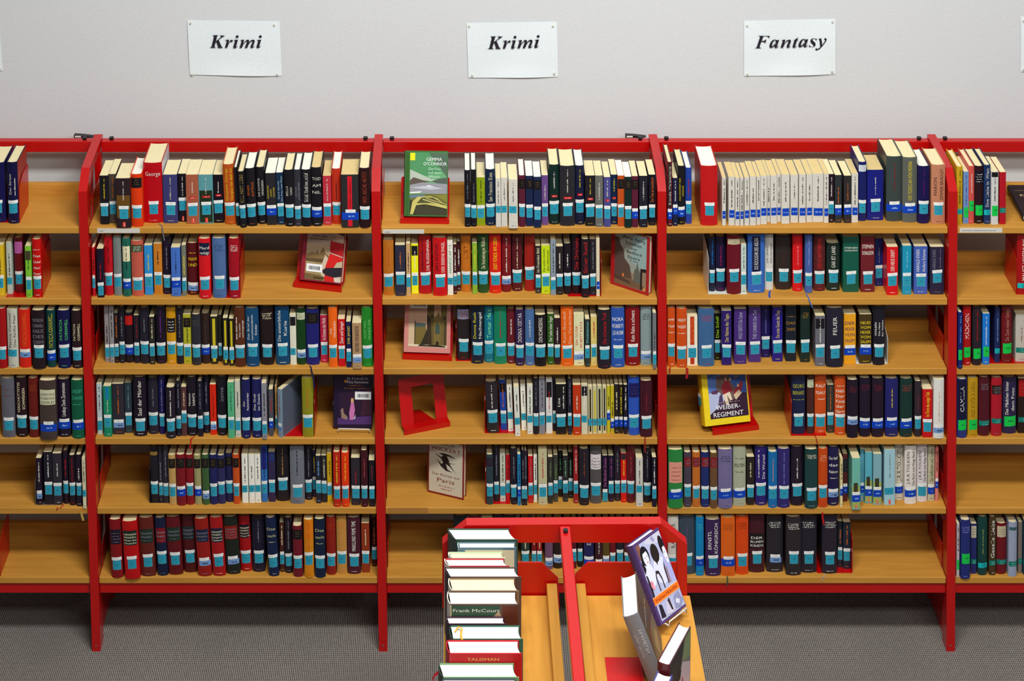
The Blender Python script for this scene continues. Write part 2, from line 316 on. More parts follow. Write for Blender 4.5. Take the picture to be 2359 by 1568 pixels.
DATA = """
@ 1 A 210 320 7.127
155 300 605 1405 k c1055 |y|~
305 425 580 1385 #4a4038 c1025 |o|~
420 660 650 1460 #2a1a20 c1100 X930:1300:#6a4a18:p Z |w|~
665 860 585 1445 #e03a08 c1090 h pw K
865 1180 400 1380 #b80010 c1025 h D S#c4c0cc |w|=George
1195 1425 590 1385 #3a3a70 c1035 |c|~
1440 1580 575 1360 #120c18 c965 Z |w|~
1570 1775 590 1395 #a85a40 c1055 Z R |w|~
1775 2010 590 1390 #5a9aa0 c1035 X850:1385:#20301c Z R |w|~
2015 2180 590 1380 #120a18 c1010 R |w|~
@ 1 A 530 320 7.127
-82 100 425 1405 #b85018 c1050 h L-46 |y|Elisabeth George/Vergiss nie daß ich
112 165 470 1425 k c1055 h pw L-55
168 275 540 1455 k c1090 h L-50 |#a08a40|KILL NOT LIEBE
285 445 490 1435 k c1075 h pw L-50 |o|EINER/AUFTRAG
460 600 470 1400 k c1045 h pc L-45 |w|DIE SCHÖNE/MÖRDERIN
610 775 565 1415 #26242a b1090 pw L-35 |y|DSCHINGIS/KHANS/TOCHTER
785 900 555 1410 #0e2c48 c1060 pw L-35 |#b0c8d8|Doris Gercke/Die Frau vom Meer
910 1060 515 1440 k c1080 h L-30 |w|BELLA/CIAO
1065 1175 510 1435 #303038 c1105 h pw L-25 |#8a8a90|GEORGIA/DORIS GERCKE
1180 1338 510 1440 k c1075 h pw L-20 |w|Schlaf, Kindchen, schlaf
1345 1515 475 1435 k b1120 h pt L-20 |w|=TOD/AM/NIL
1535 1670 610 1415 #c03040 c1060 pt |w|~
1680 1825 495 1400 #c03018 c1040 h pw |k|~
1835 2120 590 1455 #2a2a2c b1160 pt V
2130 2315 485 1460 #260c10 c1110 h |#a04020|WER ASCHE HÜTET
@ 1 B 880 320 7.127
1360 1460 520 1445 k c1070 h pw |e|~
1465 1555 510 1440 k c1085 h pw |e|~
1560 1695 635 1420 #8aa010 c1090 |k|~
1705 1865 505 1425 #0e2440 c1070 h pw |c|San Francisco Blues
1872 1955 650 1450 w u1100 |e|~
1962 2062 640 1440 w u1100 |e|~
2085 2230 670 1470 w u1105 |e|~
@ 1 B 1200 320 7.127
-32 75 605 1445 #5a1a30 c1065 h pw K
85 205 610 1435 #16244a c1080 pw K
215 335 625 1455 #16244a c1110 pw K
345 450 600 1415 #6a4a88 c1060 |w|~
465 635 430 1405 #0c2824 c1025 h R |w|~
645 890 450 1430 #28262c c1055 h R |w|~
895 1045 445 1410 #141a38 c1000 h pw R |y|~
1060 1220 605 1430 #1c1a20 c1070 R |y|~
1225 1350 605 1445 #6a6a62 c1085 |w|~
1365 1475 630 1445 #4a4a88 c1095 R |w|~
1480 1585 590 1405 #0c2444 c1055 R |y|~
1590 1700 605 1435 #c0501a c1075 pw K
1705 1820 625 1455 #0c2824 c1100 pw K
1825 1925 615 1450 #5a1a30 b1140 K
1945 2080 610 1450 #1c1c28 c1105 |w|~
2100 2235 590 1420 #0c1220 c1075 |o|Der Tote am Leuchtturm
@ 1 C 1520 310 7.127
110 205 455 1510 m b1220 h G |w|Blonde Melancholie
215 295 715 1500 n b1150 |w|~
300 415 520 1480 #14141c b1190 h |y|DAS SCHWERT DER/AMAZONE
425 525 550 1465 b c1090 h pw |r|~
675 950 520 1495 #c01418 c1115 h pw D
1025 1085 705 1495 w v1255 pt |k|~
1130 1230 695 1495 w v1240 pt |k|~
1240 1310 710 1498 w v1265 pt |k|~
1320 1375 710 1498 w v1260 pt |k|~
1390 1470 705 1498 w v1248 pt |k|~
1480 1580 690 1495 w v1230 pt |k|~
1590 1650 695 1485 w v1232 pt |k|~
1655 1757 680 1475 w v1208 pt |k|~
1760 1810 670 1438 w v1205 pt |k|~
1820 1922 675 1465 w v1205 pt |k|~
1925 1985 655 1435 w v1198 pt |k|~
2000 2130 660 1468 w v1215 pt |k|~
2145 2270 665 1450 w v1200 pt |k|~
@ 1 C 1840 310 6.729
5 110 620 1370 w v1140 pt |k|~
120 210 615 1362 w v1135 pt |k|~
215 380 610 1360 w v1140 pt |k|~
390 462 610 1370 w v1145 pt |k|~
465 545 615 1365 #22101e c1030 |w|~
560 665 630 1370 #2a3034 b1090 |o|~
700 815 640 1372 #2c2a2c b1085 |o|~
820 918 610 1365 w v1130 pt |k|~
925 1050 430 1340 #141c60 c1015 h W
1060 1310 550 1330 #101a78 c1000 pt |w|~
1360 1600 345 1345 #3a4442 b1040 h |#8a2020|~
1610 1835 360 1362 #5c6058 b1065 h |y|DER TIGERCLAN VON MERINA
1850 2025 495 1380 #14104a c1030 h pw |#6a1470|~
2055 2275 475 1390 #c08060 c1050 h |#402020|MARION/ZIMMER BRADLEY
@ 2 A 205 535 7.148
50 110 250 1055 r c705 |k|~
145 255 275 1075 #140c20 c830 |r|~
265 400 70 1040 #a80c18 c670 h |#400a10|~
415 545 75 1045 #6c7470 c690 h |e|~
565 695 110 1060 #185c4c b765 h X235:485 |k|~
710 900 150 1052 #b05040 c745 h X215:330:#1c3a18 |w|=~
925 1055 220 1030 #2a80c0 c680 |y|~
1080 1215 190 1018 #b87020 c655 |k|~
1225 1355 75 1020 #160c20 c700 h |e|~
1365 1515 255 1055 #3c64b0 b745 |k|~
1540 1610 215 1050 #6a6c60 c750 |y|~
1630 1805 185 1035 #4c0a10 l825 h |y|=~/URSACHE/UND
1820 2010 100 1095 #c0101a c740 h X180:385:#101830 |w|=Mord/verfolgt
2045 2260 100 1085 #44608c c720 h |#2a3a60|=~
@ 2 A 535 535 7.148
-45 125 95 1090 #90081a c745 h D |w|=~
@ 2 B 875 535 7.148
45 235 140 1040 #a8641c c690 h |#c02018|~
262 425 215 1050 #26283a c650 |o|~
442 510 190 1050 #b89468 c690 |k|~
525 638 195 1010 #e0dc10 c665 X225:385:k |w|~
650 855 60 1015 #a00c14 c665 h |k/w|~/DIE RUSSENMAFIA
880 1110 100 1050 #b40c14 c695 h |k/w|JAN ANTON/DER EISERNE ENGEL
1120 1210 135 1032 w u750 |g|HANDICAP 13
1218 1270 200 1020 #3c141a c670 |w|~
1276 1330 155 970 #3c141a c655 |w|~
1345 1500 50 985 #b0641a c645 h |#6a2a08|LIST
1530 1608 180 1015 #78a030 c650 |y|~
1625 1790 40 1000 #1c4420 c645 h |c|Die Verschwörung am Waldrand
1810 2000 40 1005 #c0180e c660 h |y|ERBT FEINDE AM LEBEN
2010 2165 45 985 #6c1018 l725 h |w|~
2180 2350 45 972 #4c1018 c620 h |c|~
@ 2 B 1195 535 7.148
100 270 50 970 #8a1a14 c575 h
280 365 225 1005 #2c2a2a c695 |c|Im Fremden Bild
378 522 220 1010 #b0c818 c680 |k|Das andere Gesicht/des Himmels
530 612 120 1035 #7c8894 c738 |k|~
620 733 235 1030 #201c1e c682 |w|~
745 868 190 1022 #141018 c670 h |w/#c02060|~
880 1030 40 1015 #1c0e16 c662 h |#b01c20|Die Drohung
1032 1165 120 1075 #1c121a c715 h |#b01c20|Sicher Rund
1172 1275 115 1035 #1e1c22 c682 |e|~
1280 1335 100 1055 #c8bca0 v812
@ 2 C 1530 535 7.148
745 840 80 975 #101830 c620 h |#1468b0|~
855 1010 80 975 #160e30 c600 h |#a00a48|~
1040 1262 60 1022 #5c0c1a c610 h X115:205:#b0a888
1268 1352 200 1010 #b0c0b8 c650 |k|~
1380 1655 40 1000 #2c5ca8 c655 h G:#10183a |w|DIE RÜCKKEHR DES ADLERS
1662 1798 40 950 #c0c0b8 c600 h |k|DAS ORAKEL/VON OGONAGH
1840 2090 60 945 #26201e c600 h |#5a1a1c|~
2120 2280 45 975 #c01018 c630 h |#e08080|~
@ 2 C 1855 535 7.148
0 118 40 1000 #3c5490 c670 h |#8090c0|~
140 330 50 970 #4c1a1e c640 h |#c02018|DER SCHATTENPRINZ
355 570 190 965 #142420 c620 h |w|GAR IST LAND
620 880 75 985 #0a4c3c c645 X215:325:#0a4c3c |w|=STEPHEN/DONALDSON
915 1140 70 985 #601820 c645 |w|=STEPHEN/DONALDSON
1150 1305 105 885 #101e58 c545 |e|~
1315 1525 245 1035 #c00c14 c675 |w|DER NEUE GREIFT
1600 1745 225 1025 #1884a4 c670 |#80c8e0|~
1790 2010 235 1020 #3a54a0 c680 |w|HARALD EVERS/Andere Scheren
2055 2280 245 1025 #241e38 c625 |e|HARALD EVERS/~
@ 3 A 215 700 7.148
200 272 30 955 #807c7c c665 |k|~
280 350 30 970 #807c7c c660 |k|~
358 425 150 970 #1a1418 c655 |o|~
435 525 60 975 #161620 c620 h |e|~
530 665 155 968 #160e18 b670 h X200:350:#b01010
680 765 190 975 #181420 c635 |#901018|~
775 925 70 985 #1a1824 c615 h |e|~
935 1018 215 995 #24221e c650 |c|~
1038 1200 55 985 #140c1a c640 h |p|~
1215 1370 65 985 #b8820c c620 h X240:475:k |w|=~
1375 1490 70 990 #181620 c640 h |e|~
1495 1620 175 985 #9c9a20 c660 K |k|~
1630 1775 180 1010 #24262e c670 h |#504838|=~
1785 1925 165 985 #281a18 b675 h |#403020|~
1940 2055 210 990 #222018 c685 X245:950:#b8a81c:n
2070 2125 180 950 #222018 c640
2145 2225 235 1010 #222018 c705 X275:970:#b8a81c:n
2245 2325 245 1020 #222018 c710 X285:980:#b8a81c:n
@ 3 A 540 700 7.148
15 185 70 1040 #4c2412 c680 h L-25 |w|~/Das Leben/vorhergesagt
200 410 80 1035 #0c3c60 c655 h L-25 |w|Der Brief der/verschwundenen/Kinder
435 650 50 1005 #1c1014 c665 h |c|=~
685 910 50 1005 #0a3c60 c650 h |w|Die unsterbliche/Kurie
925 1025 175 1005 #c8c8b4 u730 X215:360:k |w|~
1035 1180 80 1000 #0c3414 l755 h X150:262:#b0b494
1190 1400 90 1005 #181a60 c670 h K
1425 1545 190 965 #a8183c c628 |w|Im Schatten des Wolfs
1560 1700 70 1040 #d85a10 c680 h |w|DAS/VERLANGEN
1715 1830 255 1030 #b40c14 c690 |w|Zwei und Spiegel
1850 1928 295 1045 #141c44 c735 |y|DIE JAGD
1950 2100 320 1070 #9c7c58 l830 |k|ABSCHIED VON BANGKOK
2110 2290 65 1035 #1c7420 c690 h |#70c070|ACHT WEG/HUNDE DER
@ 3 B 880 700 7.148
1240 1450 40 925 #201a1c c575 h X95:255:#8088a0 |r|=~
1475 1675 40 985 #101c30 c630 h |y/w|Donna Rush/Nachtengel
1690 1845 40 965 #0c6478 c610 h |#80d890|Tortur Halt
1850 2055 40 990 #0c7050 c650 h |r|~
2065 2195 85 985 #5a1820 c645 h |w|~
2203 2345 105 1020 #281a40 c675 h |w|DONNA VERTHA
@ 3 B 1200 700 7.148
75 225 100 1015 #40608c c640 h |w|~
235 420 190 1030 #141014 c670 h |w|DEN SCHNEEBERG
440 545 165 1000 #244c14 c655 |w|Der Liebe böser Engel
555 650 235 1000 #28141e c670 |w|~
665 865 50 1020 #cc540c c690 h |#d8b090|Ruth Rendell/Das Verderben
875 1040 165 1015 #c8c69c l785 |r|EIN TOTER/IM BETT KATZ
1060 1135 255 1035 #28302c c680 |#60b0b0|Phobiasmus
1155 1255 215 1015 #c8b468 c665 |r|~
1275 1480 105 1065 #1c1820 c705 h |r|Die schwarze Tod
1490 1710 75 1045 #244894 c680 h |w|=NORA/ROBERTS/J.D.ROBB/~
1725 1960 55 1020 #700a10 c660 h |w|Kein Rabe a schwarz
1975 2150 60 1015 #788888 l780 h |k|=~
2175 2260 150 1070 #64686c c780 |k|~
@ 3 C 1530 700 7.148
50 185 70 1035 #b84410 c655 h |w|=JAMES/TREE/~
210 375 85 1050 #b84410 c700 h |w|=VERSCH/WEISE/~
380 550 200 1018 #d8d0b8 c675 X205:995:#a83018:n |o|Dämon des Whisky
568 825 85 1030 #345880 c685 h |#a03050|=~
830 925 160 925 #15150f c590 |#a0d020|Das Schiff
950 1110 115 1010 #24145c c665 |#c0b060|Der Nahme des Tages
1155 1355 85 990 #3c2468 c620 |#a0a0b8|WOLF GRISTO Die Cannar
1395 1590 60 960 #402868 c620 |#a0a0b8|THE CANINO Der Tod
1600 1745 40 880 #160c48 c535 |#60609a|~
1785 1950 60 950 #201470 c600 |#c0b060|Das erste Gesetz des Tiegs
2000 2175 40 945 #101824 c595 |#a07020|=~/DAS/ZWEITE
2245 2400 40 960 #102420 c590 |#a07020|=~
@ 3 C 1855 700 7.148
165 325 200 1025 #5c5c64 c670 X245:410:k |w|~
350 625 75 1045 #1c1a28 c690 h |w|FEUER
635 830 170 990 #d09018 b680 |#3a1450|=DER/HEXER/VON/SALEM
890 1090 175 985 #3a2c14 b665 |y|=NEUES/VOM/HEXER/VON/SALEM
1120 1310 45 1010 #14121e c665 h |w|HOHLBEIN/Das Herz/des Waldes
@ 4 A 220 860 7.148
38 118 170 1005 #a8bcbc c730 |k|~
145 272 215 1040 #107858 c680 X215:430:#10709a:n |c|~
290 480 175 1005 #28242c l760 |o|~
495 612 155 980 #24343c c645 |#688088|~
635 845 60 1035 #160c1c c745 h |w|Saal der Mörder
875 1040 75 1000 #201c2a c645 h |e|~
1055 1150 45 1000 #12104a c660 h |e|~
1170 1320 240 1070 #1c1620 c750 h |w|~
1335 1415 125 1035 #161420 c700 h |e|~
1425 1510 225 1030 #4c2c2c c610 |c|~
1515 1675 70 1030 #140f1a c675 h |w|Newton/SAINTS
1690 1775 130 1040 #161422 c700 h |e|~
1790 1880 50 985 #161424 c640 h |e|~
1898 1998 185 1010 #c02008 l790 |#801000|~
2015 2165 60 1025 #110f18 c685 h |#70707c|kone
2190 2295 150 1065 #4c9c70 c715 |#1c5c3c|~
2310 2395 120 1050 #b8b8a8 c730 |k|~
@ 4 A 540 860 7.148
125 265 110 1070 #16184c c730 h L-15 |w|Der/Automörder
295 455 105 1060 #16184c c735 h L-15 |w|Das Grab/im Deich
462 540 165 1080 #7c7c84 c785 |k|~
575 645 265 1035 #44444c b735 |r|~
680 710 200 970 #a8844c c690
720 800 250 1035 #708898 l805 Y-33 S#4c5464 |r|~
1125 1305 85 1050 #7c7818 c685 h |#c06018|~
@ 4 B 885 860 7.148
1700 1895 150 985 #221e24 c610 h L-40 |w|~
1925 2025 105 930 #183c8c c610 L-35 X170:310:#141018 |o|~
2045 2130 180 955 w u640 L-30 |k|~
2160 2245 225 1035 #c8c8bc u735 L-30 |k|~
2265 2345 170 940 w u660 L-25 |k|~
@ 4 B 1200 860 7.148
108 198 190 1000 #c8c8bc u700 |k|~
208 295 90 1005 #181620 c655 h |e|~
305 400 75 1000 #74747c c640 |k|~
418 520 85 990 #c8c8c4 u700 X140:395:k |r|~
530 575 60 950 #181620 c610
580 750 180 1005 #161418 c670 |w|Lisa/~
775 840 90 1010 #1c1e2c c650 h |e|~
860 990 195 1015 #a83010 c665 |w|~
1000 1100 185 1005 #bcb8a0 u695 X215:370:k |w|~
1112 1180 215 1000 #bcb48c u750 X265:960:#242018:n
1190 1250 210 1000 #bcb48c u750 X275:960:#b0a820:n
1262 1335 205 995 #b4b48c u745 X255:940:#242018:n
1348 1410 210 990 #bcb48c u745 X250:940:#242018:n
1420 1470 205 985 #b0a820 b600 |k|~
1480 1535 205 985 #b0a020 b740 |k|~
1545 1610 180 990 #201c1c b710 |c|~
1620 1680 185 990 #201c14 b710 |y|~
1695 1755 190 1000 #181420 b715 |w|~
1775 1955 70 1020 #2448a0 c685 h X165:400:#161650
1970 2165 130 1050 #380f1c c705 h |#90202c|~
@ 4 C 1530 855 7.148
2100 2325 70 1035 #141a38 c700 h |#a0a030|=GEORG/BERNARD/~
@ 4 C 1855 855 7.148
30 145 60 1030 #40201c c700 h X140:270:#b0b898
160 345 60 1025 #b44414 c705 h |w|=RALF/ISAU/~
358 470 225 1015 #30302c c675 |o|~
490 665 80 1055 #b44414 c705 h |w|=~/KINKEL/Der/König/der/Narren
695 870 150 1100 #180f20 l745 h |#701c28|=~
895 1075 120 1080 #180f22 b770 h |#701c28|=~
1100 1290 125 1085 #1c1020 b780 h |#701c28|=~
1320 1530 130 1080 #1c1c58 b765 h |y|~
1565 1765 130 1085 #102c28 b785 h |#902c2c|=~
1800 1915 170 1080 #282028 c740 h |#6c2830|~
1930 2090 300 1090 #b00c10 c785 |y|Im Thron des ewigen Teils
2115 2285 110 1110 #c8c8c0 l885 h |#c0a080|~
@ 5 A 225 1020 7.148
875 1005 55 985 #16141c c635 h X150:205:#90702c
1015 1078 50 975 #24202a c655 h |e|~
1085 1175 60 990 #24202a c665 h |e|~
1185 1300 210 1025 #a8844c c675 h K L-28
1310 1455 205 1035 #6c1018 b720 h K L-28
1465 1590 205 1020 #740e18 c660 h K L-28
1605 1715 215 1015 #888458 b710 h K L-28
1730 1845 205 1020 #34502c l790 h K L-25
1855 1980 205 1015 #181c4c c670 h K L-25
1985 2108 215 1005 #24244c c640 h K L-25
2115 2238 180 975 #181a40 c620 h K L-25
2240 2345 200 1005 #ac4418 c665 h K L-25
@ 5 A 550 1020 7.148
62 160 195 990 w u705 |k|~
175 268 195 990 w u700 |k|~
275 368 195 985 w u695 |k|~
380 478 50 975 #2860a0 c630 h X65:440:#18206c |k|~
498 610 155 970 #2a2040 c605 X150:310:#182860
625 835 45 960 #18141a c575 h |#b08040|~
855 1085 60 1005 #60646c c690 h |k|~
1098 1215 45 940 #1a1420 c610 h |e|~
1225 1275 120 890 #20203c c555 |y|~
1280 1360 215 995 #201e2a c615 |#60a8e0|~
1370 1455 210 980 #201e24 c620 |c|~
1465 1540 170 985 #b89410 c655 |k|~
1565 1680 160 1055 #a42010 c715 h |y|~
1700 1822 170 1055 #c83008 c710 h |y|~
1860 2005 250 1025 #242028 c700 |r|~
2020 2130 130 1055 #340e18 c705 h |#a04040|~
2150 2262 290 1050 #161018 c710 |#803030|~
@ 5 B 885 1020 7.148
1685 1800 200 1015 #24343a c670 h X250:390:#201828
1812 1895 60 965 #1c1a24 c640 h |e|~
1912 2000 160 965 #b0b0a0 c660 |k|~
2012 2075 195 960 r c615 |k|~
2085 2190 100 1015 #181420 c690 h |e|~
2200 2252 190 1030 #2070a0 b715 |k|~
2268 2355 120 1030 #181420 c710 h |e|~
@ 5 B 1200 1020 7.148
18 105 130 1030 #201c2a c710 h |e|~
125 200 220 990 #b01014 c655 |e|~
215 270 200 975 w c640 |k|~
292 435 105 1020 #a8a480 c680 |r|~
452 528 235 1000 #2c2c28 c655 |#607850|~
540 612 200 970 #343430 c615 |#608838|~
622 682 130 890 #181818 c550 |#50a070|~
695 778 210 970 #242424 c620 |#70b880|~
785 855 155 910 #181818 c580 |#60a878|~
872 945 65 995 #841c1c c625 |w|~
965 1125 110 1030 #1a1820 c695 h |#904020|~
1145 1330 55 1000 #484444 c660 h X195:440:#c0b8b8 |k|=~/Tief im/Abgrund/~
1345 1430 210 970 #180f28 c760 |#a05080|Die Blindheit Grenze
1445 1530 210 970 #180f28 c625 |#a05080|~
1545 1640 60 960 #241c28 c620 h |e|~
1650 1740 170 980 #b81410 c615 X110:275:#282028 |y|~
1750 1875 45 990 #50101a c625 h |#904040|~
1900 2010 250 1045 #b8b4ac u705 |k|~
2020 2145 90 985 #18121c c655 h |e|~
2165 2262 240 1055 #161222 c710 |w|~
@ 5 C 1530 1015 7.148
75 310 160 1115 #227034 b805 h X360:700:#c08070 |#602020|=~
330 450 200 1095 #3c3440 c715 h X280:435:#701418 |e|=~
470 595 200 1095 #a85c20 c745 h X280:435:#701418 |e|=~
612 745 200 1095 #182458 c750 h X280:435:#701418 |e|=~
760 880 210 1110 #5c4028 c765 h X280:445:#701418 |e|=~
895 1125 100 1115 #645c80 b795 h |#302840|=~
1140 1345 115 1080 #949880 b780 h |#282820|=~/KELTEN/~
1360 1485 270 1060 #201a18 c720 |c|~
1505 1690 90 1065 #24185c c700 h |w|~/Die Wurzel
1720 1865 195 1105 #105c94 c750 h |#a08060|~
1875 2070 130 1105 #28205c c745 h |#7070b0|~
2090 2290 100 1070 #1a1020 c710 h |w|~
@ 5 C 1855 1015 7.148
0 205 140 1115 #143434 c780 h X225:310:#2c3c30 |w|=~
218 370 120 1100 #ac3c0c c735 h |#e0a080|=~
378 550 105 1070 #18143c l800 h |w|=Der Neff/des/Nekron/~
575 615 290 1085 #c8bc88 b740 |k|~
620 695 220 1000 #4c1c1c b705 X300:520:#182028
770 905 290 1145 #60a090 b845 F Z |#402810|
905 968 140 1000 #4c8c9c b690 Z
985 1100 190 1030 #5098a8 b745 F Z
1120 1255 220 1055 #7098a0 b760 F Z
1300 1475 145 1060 #8cb0b8 u780 Z |#607880|~
1475 1610 60 980 #b8b0a0 b710 h |#0c0608|J.R.R.TOLKIEN
1640 1830 80 1045 #c8c0b8 b770 h |#0c0608|J.R.R.TOLKIEN/Das Buch vom Ringe Band 1
1840 2010 70 1010 #c0b8b8 c705 h |#0c0608|J.R.R.TOLKIEN/Das Buch vom Ringe Band 2
2020 2130 80 995 #a8a488 b720 h |#303010|Die Gefährten und Andere
2140 2190 100 990 #c07068 b620 |#503020|~
@ 6 A 225 1180 7.148
235 420 130 1080 #70080e c745 h X290:530:#180f20 L-52 |e|=~
455 700 160 1110 #a00408 c730 h X310:550:#102020 L-62 |c|=HENNING/MANKELL/Mörder ohne/Gesicht
720 955 90 1055 #541812 c695 h X285:510:#182820 L-52 |e|=HENNING/MANKELL/~
990 1160 100 1045 #0c1430 c645 h X265:505:#6c0c14 L-57 |e|=HENNING/MANKELL/~
1175 1405 85 1030 #500810 c660 h X255:480:#182820 L-62 |e|=HENNING/MANKELL/~
1430 1640 60 990 #40080f c625 h X235:455:#1c2428 L-62 |e|=HENNING/MANKELL/~
1660 1880 115 1055 #80120c l755 h X290:495:#141c34 L-72 |e|=HENNING/MANKELL/~
1905 2110 95 1050 #8c0c10 c690 h X270:500:#101830 L-67 |c|=HENNING/MANKELL/Die Rückkehr des/Tanzlehrers
2125 2350 85 1020 #141a14 l730 h X230:450:#74140c L-62 |e|=HENNING/MANKELL/Der falsche/Fährte
@ 6 A 550 1180 7.148
40 220 60 970 #8c080e c635 h X205:425:#180f20 L-52 |c|=HENNING/MANKELL/Mittsommer/mord
232 435 65 980 #141024 c630 h |e|~
500 665 95 1055 #0c1838 c705 h L-67 |#b0b080|=Die/stumme Frau/~
685 755 165 980 #3c1812 c645 |c|~
765 890 95 1000 #18101c c680 h |e|~
905 1060 235 1065 #60101c c715 h K L-25
1085 1240 130 1075 #b8700c c665 h X125:440:#c06810 L-20 |#c04010|~
1258 1430 120 1075 #0c1830 c710 h |#b0b080|=Die/stumme Frau/~
1450 1605 85 1030 #78180c c675 h |#a03010|=~
1620 1785 70 1010 #a87838 c640 h |#c06820|=~
1795 2010 95 1015 #3c1020 c680 h |w|MARKLUND PRIME TIME
2030 2160 180 990 #7c2c12 c630 |c|~
2195 2290 90 890 #300c12 c570 h |o|~
@ 6 B 885 1180 7.148
1150 1380 60 990 #101418 c650 h
1395 1600 70 990 #500f1c c650 h
1615 1790 75 985 #8a8060 c650
1800 1960 50 985 #1c1014 c650 h
1970 2180 60 985 #141018 c650 h
@ 6 B 1180 1220 9.073
190 365 -190 770 #24302c c450 h |c|~
412 505 -190 775 #680c10 c440 |c|~
520 625 -190 775 #780c10 c440 |c|~
690 852 -220 830 #604058 l590 h
862 1050 -220 812 #20120f l520 h
1080 1240 -200 790 #28141c c430 h
1250 1345 -200 810 #48101c c400
1370 1475 -200 780 #1a1018 c395 h |e|~
1500 1710 -220 820 #181c48 b560 h |w|ELUNG
1740 1885 -210 830 #30121c c620 h |w|~
1895 2035 -220 825 #4c3c18 l545 h
2045 2165 -220 820 #5c0c18 c480 h
2180 2330 -200 815 #181820 c420 h
2340 2520 -210 820 #401418 c480 h
2530 2700 -200 820 #181c38 c480 h
2710 2900 -220 820 #28141c c480 h
2910 3080 -200 820 #101c30 c480 h
@ 6 C 1530 1180 7.148
65 240 85 1030 #b8b4ac c700 h |k|RATTNER
250 510 60 1020 #303c48 c675 h |#5c4470|~
525 655 85 1045 #0870a0 b725 h |#40a0a0|=~
685 925 130 1050 #301a44 c710 h |w|ERNSTL/KÖNIGREICH
940 1170 85 1050 #c05410 b725 h |#703008|=~
1185 1390 60 1025 #bc3c08 c680 h |#802c08|=~
1400 1655 40 990 #38101a c640 h X350:590:#181014 |w|=DER/BLUMEN/KRIEG
1690 1960 60 985 #201c24 l690 h |w|=~
2010 2260 80 1040 #241e22 c640 h |w|=~
@ 6 C 1855 1180 7.148
-85 190 60 995 #1c1824 c640 h |w|=~
280 525 50 1010 #201a26 c650 h |w|=~
535 610 150 905 #18202c c570 |o|~
625 745 165 930 #18202c c590 |o|~
@ 1 L 0 310 6.818
-160 90 450 1380 #0c0a48 c1030 h pc |#4060b0|~
130 295 440 1400 #0c0a3c c1040 h S#a0301c L-30 |w|Der Strom/~
@ 2 L 0 530 9.223
-60 100 320 1395 #c8a820 c960 |k|~
160 270 260 1360 #a8b0a4 u1010 |k|~
325 505 170 1340 #5c060c c880 h X250:500:#a85090
560 685 345 1430 #70b030 c990 X445:640:#403828 |#304010|~
710 895 205 1435 #b00808 c980 h |w|=~/Das/Schicksal/der/Mutter
@ 3 L 0 695 9.223
-60 150 120 1415 #90080c c950 h
175 390 170 1405 #b0b0a0 u1020 h |k|Patricia Cornwell/Das fünfte Paar
420 660 175 1400 #c01c0c l1010 h |o|PATRICIA CORNWELL
695 970 195 1430 #1c0e14 c920 h |e|=PATRICIA/CORNWELL/KREUZ/DES/SÜDENS
1005 1190 190 1395 #083434 b1040 h |y|PATRICIA CORNWELL
1240 1500 195 1415 #0a0a3c c920 h |#50c060|PATRICIA/CORNWELL
1540 1790 200 1415 #200f14 c975 h |c|PATRICIA/CORNWELL
@ 4 L 0 855 8.709
50 305 150 1330 #54545c c930 h |#703038|=~/~
335 555 130 1320 #1e0812 c880 h |c|VERSCHÜTTETES/SCHWEIGEN
590 785 150 1330 #5c140e c910 h |#904010|=~
810 1145 200 1380 #3c302c b1010 h X380:680:#b8b898 |k|=LINDSEY DAVIS/POSEIDONS/GOLD
1165 1420 170 1320 #160a20 b960 h |w|Lindsey Davis Zeremonien
1450 1725 190 1350 #064c34 b980 h |#40a080|=LINDSEY/DAVIS/~
@ 5 L 0 1020 4.236
362 415 150 605 #180c1c l465 |w|~
438 520 90 600 #181420 c380 |w|~
525 610 105 605 #28242c c390 |w|~
622 672 80 595 #1c0c1c c370 h |r|~
680 742 125 610 #180c18 c390 h |r|~
748 805 120 620 #180c1c c390 h |w|~
812 860 150 640 #c0b898 u460 |k|~
@ 1 R 2180 310 4.021
95 150 300 825 #c8a018 t690 h |k|~
158 205 345 825 #7090c0 g675 |#2040a0|~
205 258 295 825 #d05048 g615 h |w|~
262 342 295 825 #280c14 g655 h X345:455:#101020 |w|=~
348 408 285 828 #14305c t700 h |w|Eine Liebe in Wien
415 480 345 835 #d0d0cc g660 X350:395:k |k|~
492 550 350 830 #b01020 T680
@ 2 R 2180 310 4.021
657 780 925 1480 #90080c t1380 h D |w|MALICE HOFFNUNG
@ 3 R 2180 690 4.615
95 172 140 735 #101c5c g535 h |#5080c0|~
178 262 75 700 #98080c g510 h |w|MÄDCHEN
280 372 80 700 #201820 g525 h |r|~
385 458 150 690 #1468b8 g500 |w|~
515 570 90 670 #14204c t520 h |#6080a0|~
590 700 65 675 #5c0c14 g470 h |#a07060|Die Dame meiner Königin
735 860 155 660 #a8a498 T510 |#803040|~
@ 4 R 2180 690 4.615
95 220 850 1472 #242c68 g1285 h X855:1280:#10102c |w|CAMILLA
230 335 840 1460 #a88010 g1280 h |#604000|ENDE WINTER IN AFRIKA
345 460 830 1450 #440c18 T1290 h |e|=~
480 590 835 1450 #980f20 T1265 h X915:1010:#20140c |e|=~
600 745 830 1425 #241c3c g1245 h |w|Das Mädchen hinter/dem Foto
760 900 840 1420 #201010 T1250 X850:1030:#901010
@ 6 R 2180 1015 4.179
80 125 800 1315 #a8989c g1145 |k|~
140 232 765 1330 #182460 g1090 h |#8080c0|=~
235 290 800 1280 #1c2058 T1140 X820:935:#a8a08c
305 395 735 1295 #0c3430 t1180 h |#809050|~
412 478 735 1295 #3c2c18 T1155 h |w|Geselle Liebe
485 578 800 1285 #5c0c14 T1145 h X825:930:#a89c80
600 680 790 1310 #848ca0 T1165 h X835:865:#205860
690 728 780 1275 #686058 T1135
740 800 760 1290 #0c2c3c T1140
"""
